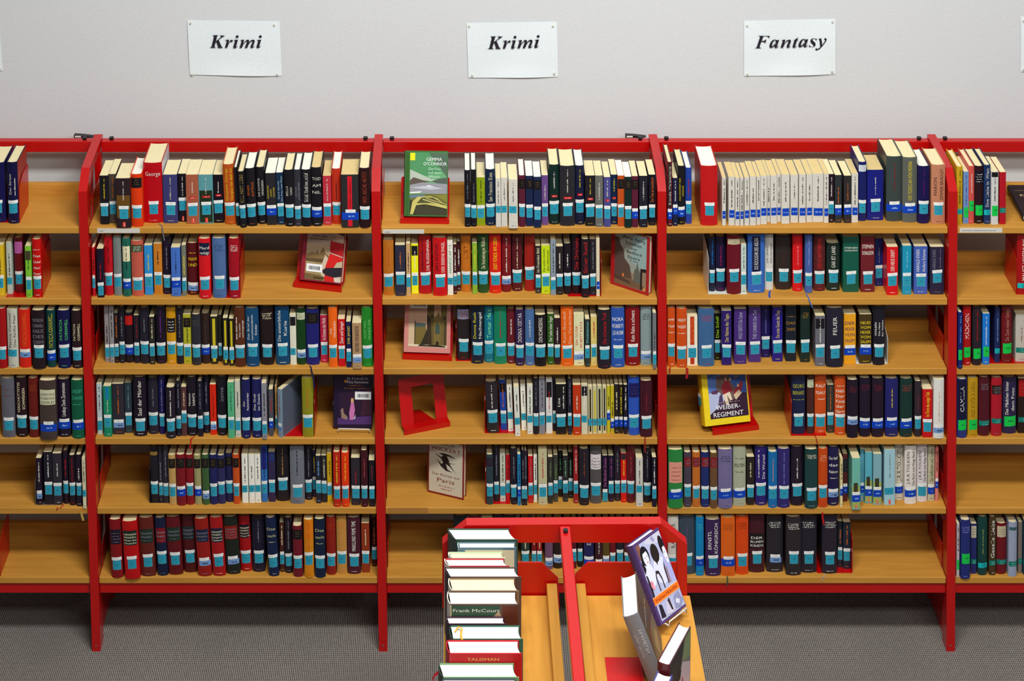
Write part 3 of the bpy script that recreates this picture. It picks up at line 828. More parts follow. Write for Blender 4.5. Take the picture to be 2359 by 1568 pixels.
# ------------------------------------------------------------------ books on the shelves
CREAM = dict(c='#e9dcae', w='#f4f1e0', t='#dcc48a')
CY_, BL_, LB_, GR_, TQ_, TD_, WH_ = [lin(h) for h in ('#2896b0', '#0a40b4', '#7298cc', '#12c24a', '#10b4b8', '#0a7668', '#eceeea')]
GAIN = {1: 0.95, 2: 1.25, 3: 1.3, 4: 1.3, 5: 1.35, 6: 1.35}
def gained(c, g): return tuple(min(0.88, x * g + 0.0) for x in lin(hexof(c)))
def cname(h):
    import colorsys
    r, g, b = [int(hexof(h)[i:i+2], 16) / 255 for i in (1, 3, 5)]
    hh, s, v = colorsys.rgb_to_hsv(r, g, b); hh *= 360
    if v < 0.17: return 'black'
    if s < 0.2: return 'black' if v < 0.2 else 'dark grey' if v < 0.36 else 'grey' if v < 0.6 else 'pale grey' if v < 0.7 else 'white'
    if s < 0.34 and v > 0.62: return 'cream' if 25 < hh < 90 else 'pale blue' if 150 < hh < 260 else 'pale pink'
    if hh < 14 or hh > 340: return 'maroon' if v < 0.47 else 'red'
    if hh < 45: return ('dark brown' if v < 0.3 else 'brown') if v < 0.56 else ('tan' if s < 0.6 else 'orange')
    if hh < 68: return 'olive' if v < 0.56 else 'beige' if s < 0.45 else 'yellow'
    if hh < 165: return 'dark green' if v < 0.4 else 'green'
    if hh < 200: return 'dark teal' if v < 0.45 else 'light blue' if v > 0.6 else 'teal'
    if hh < 262: return 'navy' if v < 0.42 else 'blue' if s > 0.55 or v < 0.6 else 'light blue'
    return ('purple' if v > 0.3 else 'dark purple') if hh < 300 else 'plum'
books = []
for line in DATA.strip().split('\n'):
    line = line.strip()
    if not line: continue
    if line[0] == '@':
        _, r, bay, ox, oy, sc = line.split(); r = int(r); ox = float(ox); oy = float(oy); sc = float(sc); continue
    head, *tt = line.split('|'); t = head.split()
    x0, x1, yt, yb = [float(k) for k in t[:4]]
    B = dict(r=r, bay=bay, u0=ox + x0 / sc, u1=ox + x1 / sc, vt=oy + yt / sc, vb=oy + yb / sc, col=t[4], st=None, opts=[], tc=None, txt=None, pg='c', L=None)
    B['tov'] = lambda y, oy=oy, sc=sc: oy + float(y) / sc
    for k in t[5:]:
        if re.fullmatch(r'[cbuvlgtT]\d+', k): B['st'] = (k[0], oy + float(k[1:]) / sc)
        elif re.fullmatch(r'p[wct]', k): B['pg'] = k[1]
        elif re.fullmatch(r'L-?\d+', k): B['L'] = float(k[1:]) / sc
        else: B['opts'].append(k)
    if tt: B['tc'] = tt[0].split('/'); B['txt'] = tt[1]
    z = ZS[r - 1]; um = (B['u0'] + B['u1']) / 2
    y = at_z(um, B['vb'], z).y; y = max(-0.006, min(y, 0.12)); B['y'] = y
    B['X0'] = at_y(B['u0'], B['vb'], y).x; B['X1'] = at_y(B['u1'], B['vb'], y).x
    B['h'] = at_y(um, B['vt'], y).z - z
    if r > 1: B['h'] = min(B['h'], 0.2135)
    books.append(B)
for r in range(1, 7):
    for bay in BAYS:
        row = sorted([b for b in books if b['r'] == r and b['bay'] == bay], key=lambda b: b['X0'])
        for i, a in enumerate(row):
            a['i'] = i; a['n'] = len(row); a['row'] = row
        k = BAYS.index(bay); z = ZS[r - 1]
        lo = post_x(k, z) + PW/2 + 0.0055; hi = post_x(k + 1, z) - PW/2 - 0.0055
        for i, a in enumerate(row):
            a['X0'] = max(a['X0'], lo); a['X1'] = min(a['X1'], hi)
            if i:
                p = row[i-1]; g = a['X0'] - p['X1']
                if g < 0.0004: m_ = (a['X0'] + p['X1']) / 2; p['X1'] = m_ - 0.0002; a['X0'] = m_ + 0.0002
def rnd_for(b): return random.Random(int(b['u0'] * 31 + b['vb'] * 7))
def book_mesh(w, h, d, hard, cover, pages, side=None):
    """cover and page block in local space: spine at y=0 facing -y, x 0..w, z 0..h"""
    t = min(0.0024, w * 0.16) if hard else 0.0005
    bul = min(w * 0.17, 0.0055) if hard else min(w * 0.05, 0.0012)
    n = 8 if hard else 5
    fy = lambda x: bul * (2 * x / w - 1) ** 2
    out = [(0, d)] + [(w * k / n, fy(w * k / n)) for k in range(n + 1)] + [(w, d)]
    inn = [(t, d)] + [(t + (w - 2*t) * k / n, fy(w * k / n) + t + 0.0004) for k in range(n + 1)] + [(w - t, d)]
    c = MB()
    A = [[(x, y, z) for x, y in out] for z in (0, h)]; I = [[(x, y, z) for x, y in inn] for z in (0, h)]
    c.quads(A, cover); c.quads([I[1], I[0]], cover); c.quads([A[1], I[1]], cover); c.quads([I[0], A[0]], cover)
    c.poly([A[0][0], A[1][0], I[1][0], I[0][0]], cover); c.poly([A[0][-1], I[0][-1], I[1][-1], A[1][-1]], cover)
    if side is not None:
        c.poly([(w + 0.0002, 0.006, 0.002), (w + 0.0002, d - 0.002, 0.002), (w + 0.0002, d - 0.002, h - 0.002), (w + 0.0002, 0.006, h - 0.002)], side)
    g = 0.003 if hard else 0.0
    p = MB(); m = 8; con = min(w * 0.14, 0.004) if hard else 0.0008
    front = [(t + (w - 2*t) * k / m, fy(t + (w - 2*t) * k / m) + t + 0.0006) for k in range(m + 1)]
    rear = [(t + (w - 2*t) * k / m, d - g - 0.0004 - con * (1 - (2 * k / m - 1) ** 2)) for k in range(m + 1)]
    for k in range(m):
        a, b2, c2, d2 = front[k], front[k+1], rear[k+1], rear[k]
        p.poly([(*a, h - g), (*b2, h - g), (*c2, h - g), (*d2, h - g)], pages)
        p.poly([(*d2, g), (*c2, g), (*b2, g), (*a, g)], pages)
        p.poly([(*b2, g), (*c2, g), (*c2, h - g), (*b2, h - g)][::-1], pages) if k == m - 1 else None
        p.poly([(*c2, g), (*d2, g), (*d2, h - g), (*c2, h - g)], pages)
    p.poly([(*front[0], g), (*front[0], h - g), (*rear[0], h - g), (*rear[0], g)], pages)
    return c, p, fy
def strip(mb, fy, x0, x1, z0, z1, col, lift, tilt=0.0):
    n = 5; xs = [x0 + (x1 - x0) * k / n for k in range(n + 1)]
    mb.quads([[(x, fy(x) - lift, z0 + tilt * (x - x0)) for x in xs], [(x, fy(x) - lift, z1 + tilt * (x - x0)) for x in xs]], col)
def dashes(mb, rnd, fy, x, z0, z1, wd, col, lift, vertical=True):
    """lettering too small to read in the photograph: short strokes in a line"""
    z = z0
    while z < z1:
        if rnd.random() < 0.14: z += 0.003
        l = rnd.uniform(0.0012, 0.0026); h = wd * rnd.choice((0.62, 0.62, 0.7, 1.0))
        if vertical: mb.poly([(x, fy(x) - lift, z), (x, fy(x) - lift, z + l * 0.75), (x - h, fy(x - h) - lift, z + l * 0.75), (x - h, fy(x - h) - lift, z)][::-1], col)
        else: mb.poly([(z, fy(z) - lift, x), (z + l * 0.75, fy(z) - lift, x), (z + l * 0.75, fy(z) - lift, x + h), (z, fy(z) - lift, x + h)], col)
        z += l
def add_titles(T, TP, b, fy, w, h, zs, gain, rnd):
    o = b['opts']; zt = h * 0.96; zb = (zs + 0.004) if zs else h * 0.2
    toz = lambda y: at_y((b['u0'] + b['u1']) / 2, b['tov'](y), b['y']).z - ZS[b['r'] - 1]
    px0, px1 = w * 0.06, w * 0.94; patch = None; plaintext = False
    if 'K' in o:
        strip(TP, fy, w * .03, w * .97, h * 0.74, h * 0.93, lin('#171316'), 0.0003)
        for q in range(3): dashes(T, rnd, fy, h * (0.88 - q * 0.04), w * 0.3, w * 0.72, 0.0022, lin('#7a6438'), 0.0005, False)
    for k in o:
        if k[0] == 'X' and len(k) > 1:
            a, c, *rest = k[1:].split(':'); cc = rest[0] if rest else '#cfc9a4'
            z1, z0 = toz(a), toz(c); z0 = max(0.004, z0); z1 = min(h - 0.002, z1)
            nar = len(rest) > 1 and rest[1] == 'n'
            strip(TP, fy, w * (0.3 if nar else 0.05), w * (0.7 if nar else 0.95), z0, z1, gained(cc, gain), 0.0003)
            if not nar: patch = (z0, z1)
            if not nar and b['txt'] is None:
                for q in range(3): dashes(T, rnd, fy, z1 - (z1 - z0) * (0.3 + 0.22 * q), w * 0.2, w * 0.8, 0.002, lin('#5a5040'), 0.0005, False)
        if k[0] == 'G': strip(TP, fy, w * .25, w * .75, h * .3, h * .97, gained(k[2:], gain) if len(k) > 2 else lin('#0c2a26'), 0.0003)
        if k == 'V':
            strip(TP, fy, w * .36, w * .62, 0.004, h * .97, lin('#d01828'), 0.0003)
            dashes(T, rnd, fy, w * .54, zb, zt * .9, 0.004, lin('#500810'), 0.0005)
        if k == 'W':
            strip(TP, fy, w * .05, w * .95, h * .84, h * .95, lin('#cfd6dc'), 0.0003)
            for q in range(3): dashes(T, rnd, fy, h * (.92 - .025 * q), w * .2, w * .8, 0.0014, lin('#6a7088'), 0.0005, False)
        if k == 'R':
            strip(TP, fy, w * .25, w * .8, zb + 0.010, zb + 0.018, lin('#c8141c'), 0.0003); dashes(T, rnd, fy, zb + 0.0125, w * .36, w * .7, 0.003, lin('#e8d8c0'), 0.0005, False); zb += 0.022
        if k == 'Z': strip(TP, fy, w * .42, w * .62, 0.003, 0.020, lin('#e0402c'), 0.0003); dashes(T, rnd, fy, w * .57, 0.005, 0.018, 0.003, lin('#f0d0c0'), 0.0005)
        if k == 'F': strip(TP, fy, w * .01, w * .99, 0.006, h * .45, gained('#8a9850', gain), 0.0003); strip(TP, fy, w * .2, w * .7, h * .3, h * .52, gained('#34301c', gain), 0.0004)
    if b['txt'] is None: return
    cols = [gained(c, gain) for c in b['tc']]; txt = b['txt']
    if txt.startswith('='):
        L = txt[1:].split('/'); 
        if patch: z0, z1 = patch; z1 -= (z1 - z0) * .12; z0 += (z1 - z0) * .1
        else: z1 = h * .90; z0 = max(zb, z1 - max(0.013 * len(L), h * 0.115 * min(len(L), 5)))
        if txt == '=~': L = ['~'] * 4
        
        lh = (z1 - z0) / len(L)
        for i, s in enumerate(L):
            zz = z1 - lh * (i + 1)
            if s == '~':
                dashes(T, rnd, fy, zz + lh * .2, px0 + w * rnd.uniform(.06, .16), px1 - w * rnd.uniform(.06, .16), min(0.003, lh * .5), cols[i % len(cols)], 0.0005, False)
            else:
                x0 = px0 + w * 0.04; ln = (px1 - px0) * .92; sz = min(lh * .85, ln * 0.5)
                put_text(T, s, lambda a, c: (x0 + a, fy(x0 + a) - 0.0005, zz + c), ln, sz, cols[i % len(cols)])
    else:
        L = txt.split('/'); n = len(L); cw = (px1 - px0) / n; ar = zt - zb
        for i, s in enumerate(L):
            xr = px0 + cw * (i + 1) - cw * .12; col = cols[i % len(cols)]
            if s == '~':
                wd = min(cw * .5, 0.0042); xc = px0 + cw * (i + .5) + wd / 2
                a = zb + ar * rnd.uniform(0.0, .25); bb = a + ar * rnd.uniform(.45, .72); dashes(T, rnd, fy, xc, a, min(bb, zt - .004), wd, col, 0.0005)
                if rnd.random() < .6 and bb + .02 < zt: dashes(T, rnd, fy, xc, bb + .008, zt - .004, wd * .8, col, 0.0005)
            else:
                sz = min(cw * (.8 if n == 1 else .74), 0.019 if n == 1 else .0165); ln = min(ar * .93, len(s) * sz * 0.68); z_ = zb + (ar - ln) * (0.35 if n > 1 else 0.6)
                xx = px0 + cw * (i + .5) + sz * .35
                put_text(T, s, lambda a, c: (xx - c, fy(xx - c) - 0.0005, z_ + a), ln, sz, col)
    if rnd.random() < .7 and 'Z' not in o and (b['st'] is None or b['st'][0] != 'v'):
        dashes(T, rnd, fy, 0.008, w * .3, w * .72, 0.0024, cols[0], 0.0005, False)
def add_label(K, b, fy, w, h, zs, rnd):
    k = b['st'][0]; bw = min(w * 0.92, 0.0345); xc = w * 0.52 if w > 0.04 else w * 0.5
    x0 = max(w * .04, xc - bw / 2); x1 = min(w * .96, x0 + bw); tl = rnd.uniform(-.05, .07); lf = 0.0007
    ink = lin('#22303c')
    if k in 'cl b'.replace(' ', ''):
        strip(K, fy, x0, x1, zs - 0.0115, zs, WH_, lf + .0003, tl)
        dashes(K, rnd, fy, zs - 0.0075, x0 + (x1-x0) * .35, x0 + (x1-x0) * .68, 0.0026, lin('#b8bcbc'), lf + .0006, False)
    if k in 'cu':
        a = x0 + (x1 - x0) * .09 if k == 'c' and w > .02 else x0; c = x1 - (x1 - x0) * .09 if w > .02 else x1
        zt_ = zs - 0.0115 if k == 'c' else zs; zl = max(0.003, zt_ - 0.034 if k == 'c' else zs - 0.024)
        strip(K, fy, a - .0004, c + .0004, zl - .0006, zt_ + .0003, lin('#9ad4dc'), lf - .0001, tl); strip(K, fy, a, c, zl, zt_, CY_, lf, tl)
        zz = (zt_ + zl) / 2; m_ = (a + c) / 2; dashes(K, rnd, fy, zz, m_ - .003, m_ + .003, 0.0028, ink, lf + .0003, False)
    elif k == 'b':
        zl = max(0.004, zs - 0.0365); strip(K, fy, w * .01, w * .99, zl, zs - 0.0095, BL_, lf, tl)
        dashes(K, rnd, fy, (zs + zl) / 2 - 0.008, w * .34, w * .72, 0.0065, lin('#9cc0f0'), lf + .0002, False)
    elif k == 'v':
        zl = max(0.004, zs - 0.027); strip(K, fy, w * .1, w * .95, zl, zs, BL_, lf, tl)
        dashes(K, rnd, fy, (zs + zl) / 2 - .003, w * .25, w * .8, 0.006, lin('#8fb4ee'), lf + .0002, False)
    elif k == 'l':
        zl = max(0.004, zs - 0.030); strip(K, fy, x0 - w * .02, min(w * .98, x1 + .004), zl, zs - 0.011, LB_, lf, tl)
        dashes(K, rnd, fy, (zs - .011 + zl) / 2 - .003, x0 + (x1-x0) * .3, x0 + (x1-x0) * .85, 0.006, ink, lf + .0002, False)
    elif k == 'g':
        zl = max(0.004, zs - 0.0365); strip(K, fy, w * .12, w * .95, zl, zs, GR_, lf, tl); dashes(K, rnd, fy, (zs + zl) / 2, w * .4, w * .75, 0.005, lin('#0c5020'), lf + .0002, False)
    elif k in 'tT':
        zl = max(0.004, zs - 0.018); strip(K, fy, w * .04, w * .99, zl, zs, TQ_ if k == 't' else TD_, lf, tl)
        for q in (0.0105, 0.0035): dashes(K, rnd, fy, zl + q, w * .35, w * .8, 0.0035, lin('#0c4a50' if k == 't' else '#7cc8c0'), lf + .0002, False)
SIDES = {}
for b in books:
    rnd = rnd_for(b); w = b['X1'] - b['X0']; h = max(b['h'], 0.06); hard = 'h' in b['opts']; r = b['r']
    d = (0.142 if hard else 0.118) * rnd.uniform(.97, 1.03); d = 0.165 if 'D' in b['opts'] and r == 1 else d
    d = min(d, YF + DEPTH - b['y'] - 0.004)
    b['d'] = d; b['hard'] = hard; b['w'] = w; b['h'] = h
    z = ZS[r - 1]; kk = KK[BAYS.index(b['bay']) if b['u0'] < 1530 else BAYS.index(b['bay'])] if False else 0.0
    kk = (KK[BAYS.index(b['bay'])] + KK[BAYS.index(b['bay']) + 1]) / 2
    if b['L'] is not None:
        p = at_y((b['u0'] + b['u1']) / 2 + b['L'], b['vt'], b['y']).x - (b['X0'] + b['X1']) / 2; kk = p / h
    root = empty('hardcover_book' if hard else 'paperback', (b['X0'], b['y'], z + 0.0006))
    root.rotation_euler = (0, math.atan(kk), 0)
    if kk < 0: root.location.z += 0.0; 
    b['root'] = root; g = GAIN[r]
    side = None
    if 'D' in b['opts'] or b['i'] == b['n'] - 1: side = gained(b['col'], g * 1.15)
    for o_ in b['opts']:
        if o_[0] == 'S': side = gained(o_[1:], g)
        if o_[0] == 'Y': d = 0.112; root.rotation_euler.z = math.radians(float(o_[1:]))
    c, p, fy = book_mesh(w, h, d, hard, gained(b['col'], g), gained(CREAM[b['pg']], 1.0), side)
    # keep the lowest corner on the board when the book leans
    root.location.z += math.sin(math.atan(kk)) * (w if kk > 0 else 0)
    c.build('cover', M_COVER, root); p.build('page_block', M_PAGES, root)
    zs = None
    if b['st']:
        zs = at_y((b['u0'] + b['u1']) / 2, b['st'][1], b['y']).z - z; zs = min(zs, h - 0.005)
        K = MB(); add_label(K, b, fy, w, h, zs, rnd)
        lo = K.build('spine_label', M_LABEL, root)
    T = MB(); TP = MB(); add_titles(T, TP, b, fy, w, h, zs, g, rnd)
    if TP.f: TP.build('title_patch', M_LABEL, root)
    if T.f: T.build('title', M_LABEL, root)
# labels: look first, then neighbours, then position
def desc(b):
    w = b['w']; s = 'thick' if w > 0.042 else 'slim' if w < 0.0155 else 'tall' if b['h'] > 0.212 and b['r'] == 1 else ''
    k = 'hardback' if b['hard'] else 'paperback'
    return (s + ' ' + cname(b['col']) + ' ' + k).strip()
def tdesc(b):
    t = {'b': 'with wide blue band', 'v': 'with blue sticker', 'l': 'with pale blue sticker', 'g': 'with green sticker', 't': 'with turquoise band', 'T': 'with dark green band'}.get((b['st'] or 'x')[0])
    if t: return t
    if 'K' in b['opts']: return 'with black title patch'
    if b['tc'] and b['txt'] != '~': return 'with ' + cname(b['tc'][0]) + ' title'
    return ''
ORD = ['', 'first', 'second', 'third', 'fourth', 'fifth', 'sixth', 'seventh', 'eighth', 'ninth', 'tenth', 'eleventh', 'twelfth', 'thirteenth', 'fourteenth', 'fifteenth', 'sixteenth',
       'seventeenth', 'eighteenth', 'nineteenth', 'twentieth'] + ['twenty-' + x for x in ('first', 'second', 'third', 'fourth', 'fifth', 'sixth', 'seventh', 'eighth', 'ninth')] + ['thirtieth'] + ['thirty-' + x for x in ('first', 'second', 'third', 'fourth', 'fifth', 'sixth')]
def place(b): return f"{RNAME[b['r']]} shelf, {BNAME[b['bay']]}"
def cand1(b):
    row, i = b['row'], b['i']
    if i == 0: nb = ', leftmost'
    elif i == b['n'] - 1: nb = ', rightmost'
    else:
        a, c = cname(row[i-1]['col']), cname(row[i+1]['col']); nb = f' between two {a} ones,' if a == c else f' between {a} and {c} ones,'
    return f"{desc(b)}{' ' + tdesc(b) if tdesc(b) else ''}{nb}{',' if nb[0] == ',' else ''} {place(b)}"
from collections import Counter
base = [desc(b) + '|' + place(b) for b in books]; cb = Counter(base)
full = [f"{desc(b)} {tdesc(b)}|{place(b)}" for b in books]; cf = Counter(full)
c1 = Counter(cand1(b) for b in books)
for b, s, f_ in zip(books, base, full):
    if cb[s] == 1: lab = f"{desc(b)}{' ' + tdesc(b) if tdesc(b) else ''}, {place(b)}"
    elif cf[f_] == 1 and tdesc(b): lab = f"{desc(b)} {tdesc(b)}, {place(b)}"
    elif c1[cand1(b)] == 1 and len(cand1(b).split()) <= 16: lab = cand1(b)
    else:
        i = b['i']; n = b['n']
        o_ = f"{ORD[i+1]} book from left" if i < n / 2 else f"{ORD[n-i]} book from right"
        lab = f"{desc(b)}, {o_}, {place(b)}"
    tag(b['root'], lab.replace(' ,', ','), 'book', f"books on the {RNAME[b['r']]} shelf of the {BNAME[b['bay']]}")
allab = Counter(b['root']['label'] for b in books)
for l, n in allab.items():
    if n > 1: print('DUPLICATE', n, l)

# ------------------------------------------------------------------ bookends
def bookend(bay, r, us, ui, vf, color, lab, mt=None, hh=0.15, dep=0.135):
    """side plate at photo x=us, base reaching to x=ui under the books, front edge at v=vf"""
    z = ZS[r - 1]; y = max(at_z(us, vf, z).y, YF + 0.004); xs = at_y(us, vf, y).x; xi = at_y(ui, vf, y).x; t = 0.0012; mt = mt or M_RED
    dep = min(dep, YF + DEPTH - 0.004 - y)
    for q in [q for q in books if q['bay'] == bay and q['r'] == r and abs((q['u0'] + q['u1']) / 2 - us) < 60]:
        e = math.tan(q['root'].rotation_euler.y) * hh
        if ui < us and q['u1'] < us + 4: xs = max(xs, q['X1'] + max(0, e) + .0014)
        if ui > us and q['u0'] > us - 4: xs = min(xs, q['X0'] + min(0, e) - .0014)
    root = empty('bookend', (xs, y, z)); s = 1 if xi > xs else -1
    a = MB(); a.prism([(-t/2, 0, 0.0002), (-t/2, dep, 0.0002), (-t/2, dep, hh), (-t/2, dep * .45, hh), (-t/2, 0.01, hh * .86), (-t/2, 0, hh * .8)], (t, 0, 0)); a.build('side_plate', mt, root, recalc=True)
    a = MB(); x0, x1 = sorted((0, xi - xs)); a.box(x0, x1, 0, dep * .8, 0.0001, 0.0004); a.build('base_plate', mt, root)
    tag(root, lab, 'bookend', 'metal bookends'); return root
bookend('A', 2, 553.8, 500, 687.2, '', 'red metal bookend behind the last maroon book, second shelf, left Krimi bay')
bookend('B', 2, 1384.5, 1308, 682.5, '', 'red metal bookend right of the books, second shelf, middle Krimi bay')
bookend('C', 2, 1631.5, 1721, 677.5, '', 'white metal bookend left of the books, second shelf, Fantasy bay', M_WHITEM)
bookend('B', 3, 1050.5, 1086, 831.5, '', 'red metal bookend left of the books, third shelf, middle Krimi bay')
bookend('C', 3, 2044.5, 1972, 838, '', 'white metal bookend right of the books, third shelf, Fantasy bay', M_WHITEM, 0.11)
bookend('A', 4, 724.5, 652, 1004.5, '', 'red metal bookend right of the olive book, fourth shelf, left Krimi bay')
bookend('B', 4, 1118.5, 1188, 997.5, '', 'red metal bookend left of the leaning books, fourth shelf, middle Krimi bay')
bookend('C', 4, 1822.5, 1904, 1003.5, '', 'red metal bookend left of the books, fourth shelf, Fantasy bay')
bookend('B', 5, 1119, 1175, 1160.5, '', 'red metal bookend left of the books, fifth shelf, middle Krimi bay')
bookend('A', 5, 345.3, 395, 1158, '', 'dark metal bookend left of the books, fifth shelf, left Krimi bay', M_BLACK)
bookend('C', 6, 1962.5, 1882, 1319.5, '', 'red metal bookend right of the books, bottom shelf, Fantasy bay')
bookend('L', 1, 44.5, -10, 512.5, '', 'red metal bookend right of the books, top shelf, cut-off left bay')
bookend('L', 2, 97.8, 14, 684.5, '', 'red metal bookend right of the books, second shelf, cut-off left bay')
bookend('L', 5, 82, 140, 1162.5, '', 'grey metal bookend left of the books, fifth shelf, cut-off left bay', M_STEEL, 0.11)
bookend('L', 6, 1.0, -40, 1335, '', 'red metal bookend at the photo edge, bottom shelf, cut-off left bay')
bookend('R', 3, 2364, 2280, 837, '', 'red metal bookend under the books, third shelf, cut-off right bay')
bookend('R', 2, 2342, 2380, 678, '', 'red metal bookend left of the red book, second shelf, cut-off right bay')
# loose bookmark ribbons belong to the book they hang from
def ribbon_on(u, v, pts, col, wd=0.004):
    b = min((q for q in books if q['u0'] - 4 <= u <= q['u1'] + 4), key=lambda q: abs(q['vb'] - v))
    z = ZS[b['r'] - 1]; P = []
    for (uu, vv) in pts:
        zf = at_z(uu, vv, z + 0.0012)
        if zf.y > YF + 0.002: P.append(zf)
        else:
            q = at_y(uu, vv, YF - 0.0035 - 0.002 * max(0, vv - v) / 30)
            if P and P[-1].z > z: P += [Vector((q.x, YF - .001, z + 0.0014)), Vector((q.x, YF - .003, z + 0.0006))]
            if q.z < z: P.append(q)
    m = MB(); m.ribbon(P, (wd, 0, 0), lin(col)); o = m.build('bookmark_ribbon', M_LABEL, None)
    M = Matrix.Translation(b['root'].location) @ b['root'].rotation_euler.to_matrix().to_4x4()
    o.parent = b['root']; o.matrix_parent_inverse = M.inverted()
ribbon_on(366, 513, [(366, 514), (371, 519), (374, 526), (375, 534), (377, 545), (379, 554)], '#6a6a6e')
ribbon_on(1860, 674, [(1857, 675), (1860, 682), (1864, 692), (1868, 700), (1872, 709)], '#4468b0')
ribbon_on(1772, 668, [(1774, 669), (1772, 676), (1773, 685)], '#1848a8', 0.007)
ribbon_on(715, 841, [(714, 842), (717, 851), (720, 862), (722, 875), (724, 893)], '#1a1c44', 0.005)
ribbon_on(449, 1004, [(449, 1004), (443, 1009), (440, 1018), (438, 1028), (439, 1037)], '#c01018')
ribbon_on(1487, 1006, [(1487, 1007), (1486, 1017), (1485, 1028), (1487, 1042)], '#90141c', 0.004)
ribbon_on(1545, 844, [(1545, 845), (1543, 852), (1542, 859)], '#a01c18', 0.005)
ribbon_on(1582, 846, [(1579, 846), (1583, 855), (1583, 866), (1581, 872)], '#a01820', 0.008)
ribbon_on(1877, 1000, [(1877, 1001), (1879, 1007), (1881, 1013), (1884, 1022)], '#98181c', 0.003)
ribbon_on(1896, 1170, [(1897, 1170), (1895, 1180), (1895, 1192), (1898, 1208)], '#b0141c', 0.006)
ribbon_on(1674, 1326, [(1674, 1327), (1676, 1334), (1676, 1342), (1675, 1349)], '#285038', 0.004)
ribbon_on(1900, 1320, [(1901, 1322), (1898, 1330), (1894, 1338)], '#a8a4a0', 0.003)
ribbon_on(148, 1160, [(147, 1161), (140, 1168), (132, 1174)], '#b0141c', 0.004)
ribbon_on(188, 1166, [(187, 1169), (187, 1178), (189, 1188), (192, 1199)], '#b89a48', 0.008)
ribbon_on(75 + 0, 0, [(0, 0)], '#000000') if False else None
# ------------------------------------------------------------------ face-out books and display stands
def proj(P):
    d = Vector(P) - Vector((CX, CY, CZ)); zc = d.y * CS - d.z * SN; up = d.y * SN + d.z * CS
    return PX + F * d.x / zc, PY - F * up / zc
def frame(o, x, z):
    x = Vector(x).normalized(); z = Vector(z).normalized(); y = z.cross(x).normalized(); z = x.cross(y)
    M = Matrix((x, y, z)).transposed().to_4x4(); M.translation = o; return M
def lean_frame(P, wv, lean, off=(0, 0, 0)):
    x = Vector(wv).normalized(); y = Vector((-x.y, x.x, 0)); a = math.radians(lean)
    z = Vector((0, 0, math.cos(a))) + y * math.sin(a); M = frame(P, x, z)
    M.translation = Vector(P) + x * off[0] + y * off[1] + Vector((0, 0, off[2])); return M
def solve_h(M, v):
    lo, hi = 0.05, 0.3
    for _ in range(30):
        m = (lo + hi) / 2
        if proj(M @ Vector((0, 0, m)))[1] > v: lo = m
        else: hi = m
    return lo
def root_at(name, M):
    o = empty(name); o.rotation_mode = 'QUATERNION'; o.matrix_world = M; o.location = M.translation; o.rotation_quaternion = M.to_quaternion(); return o
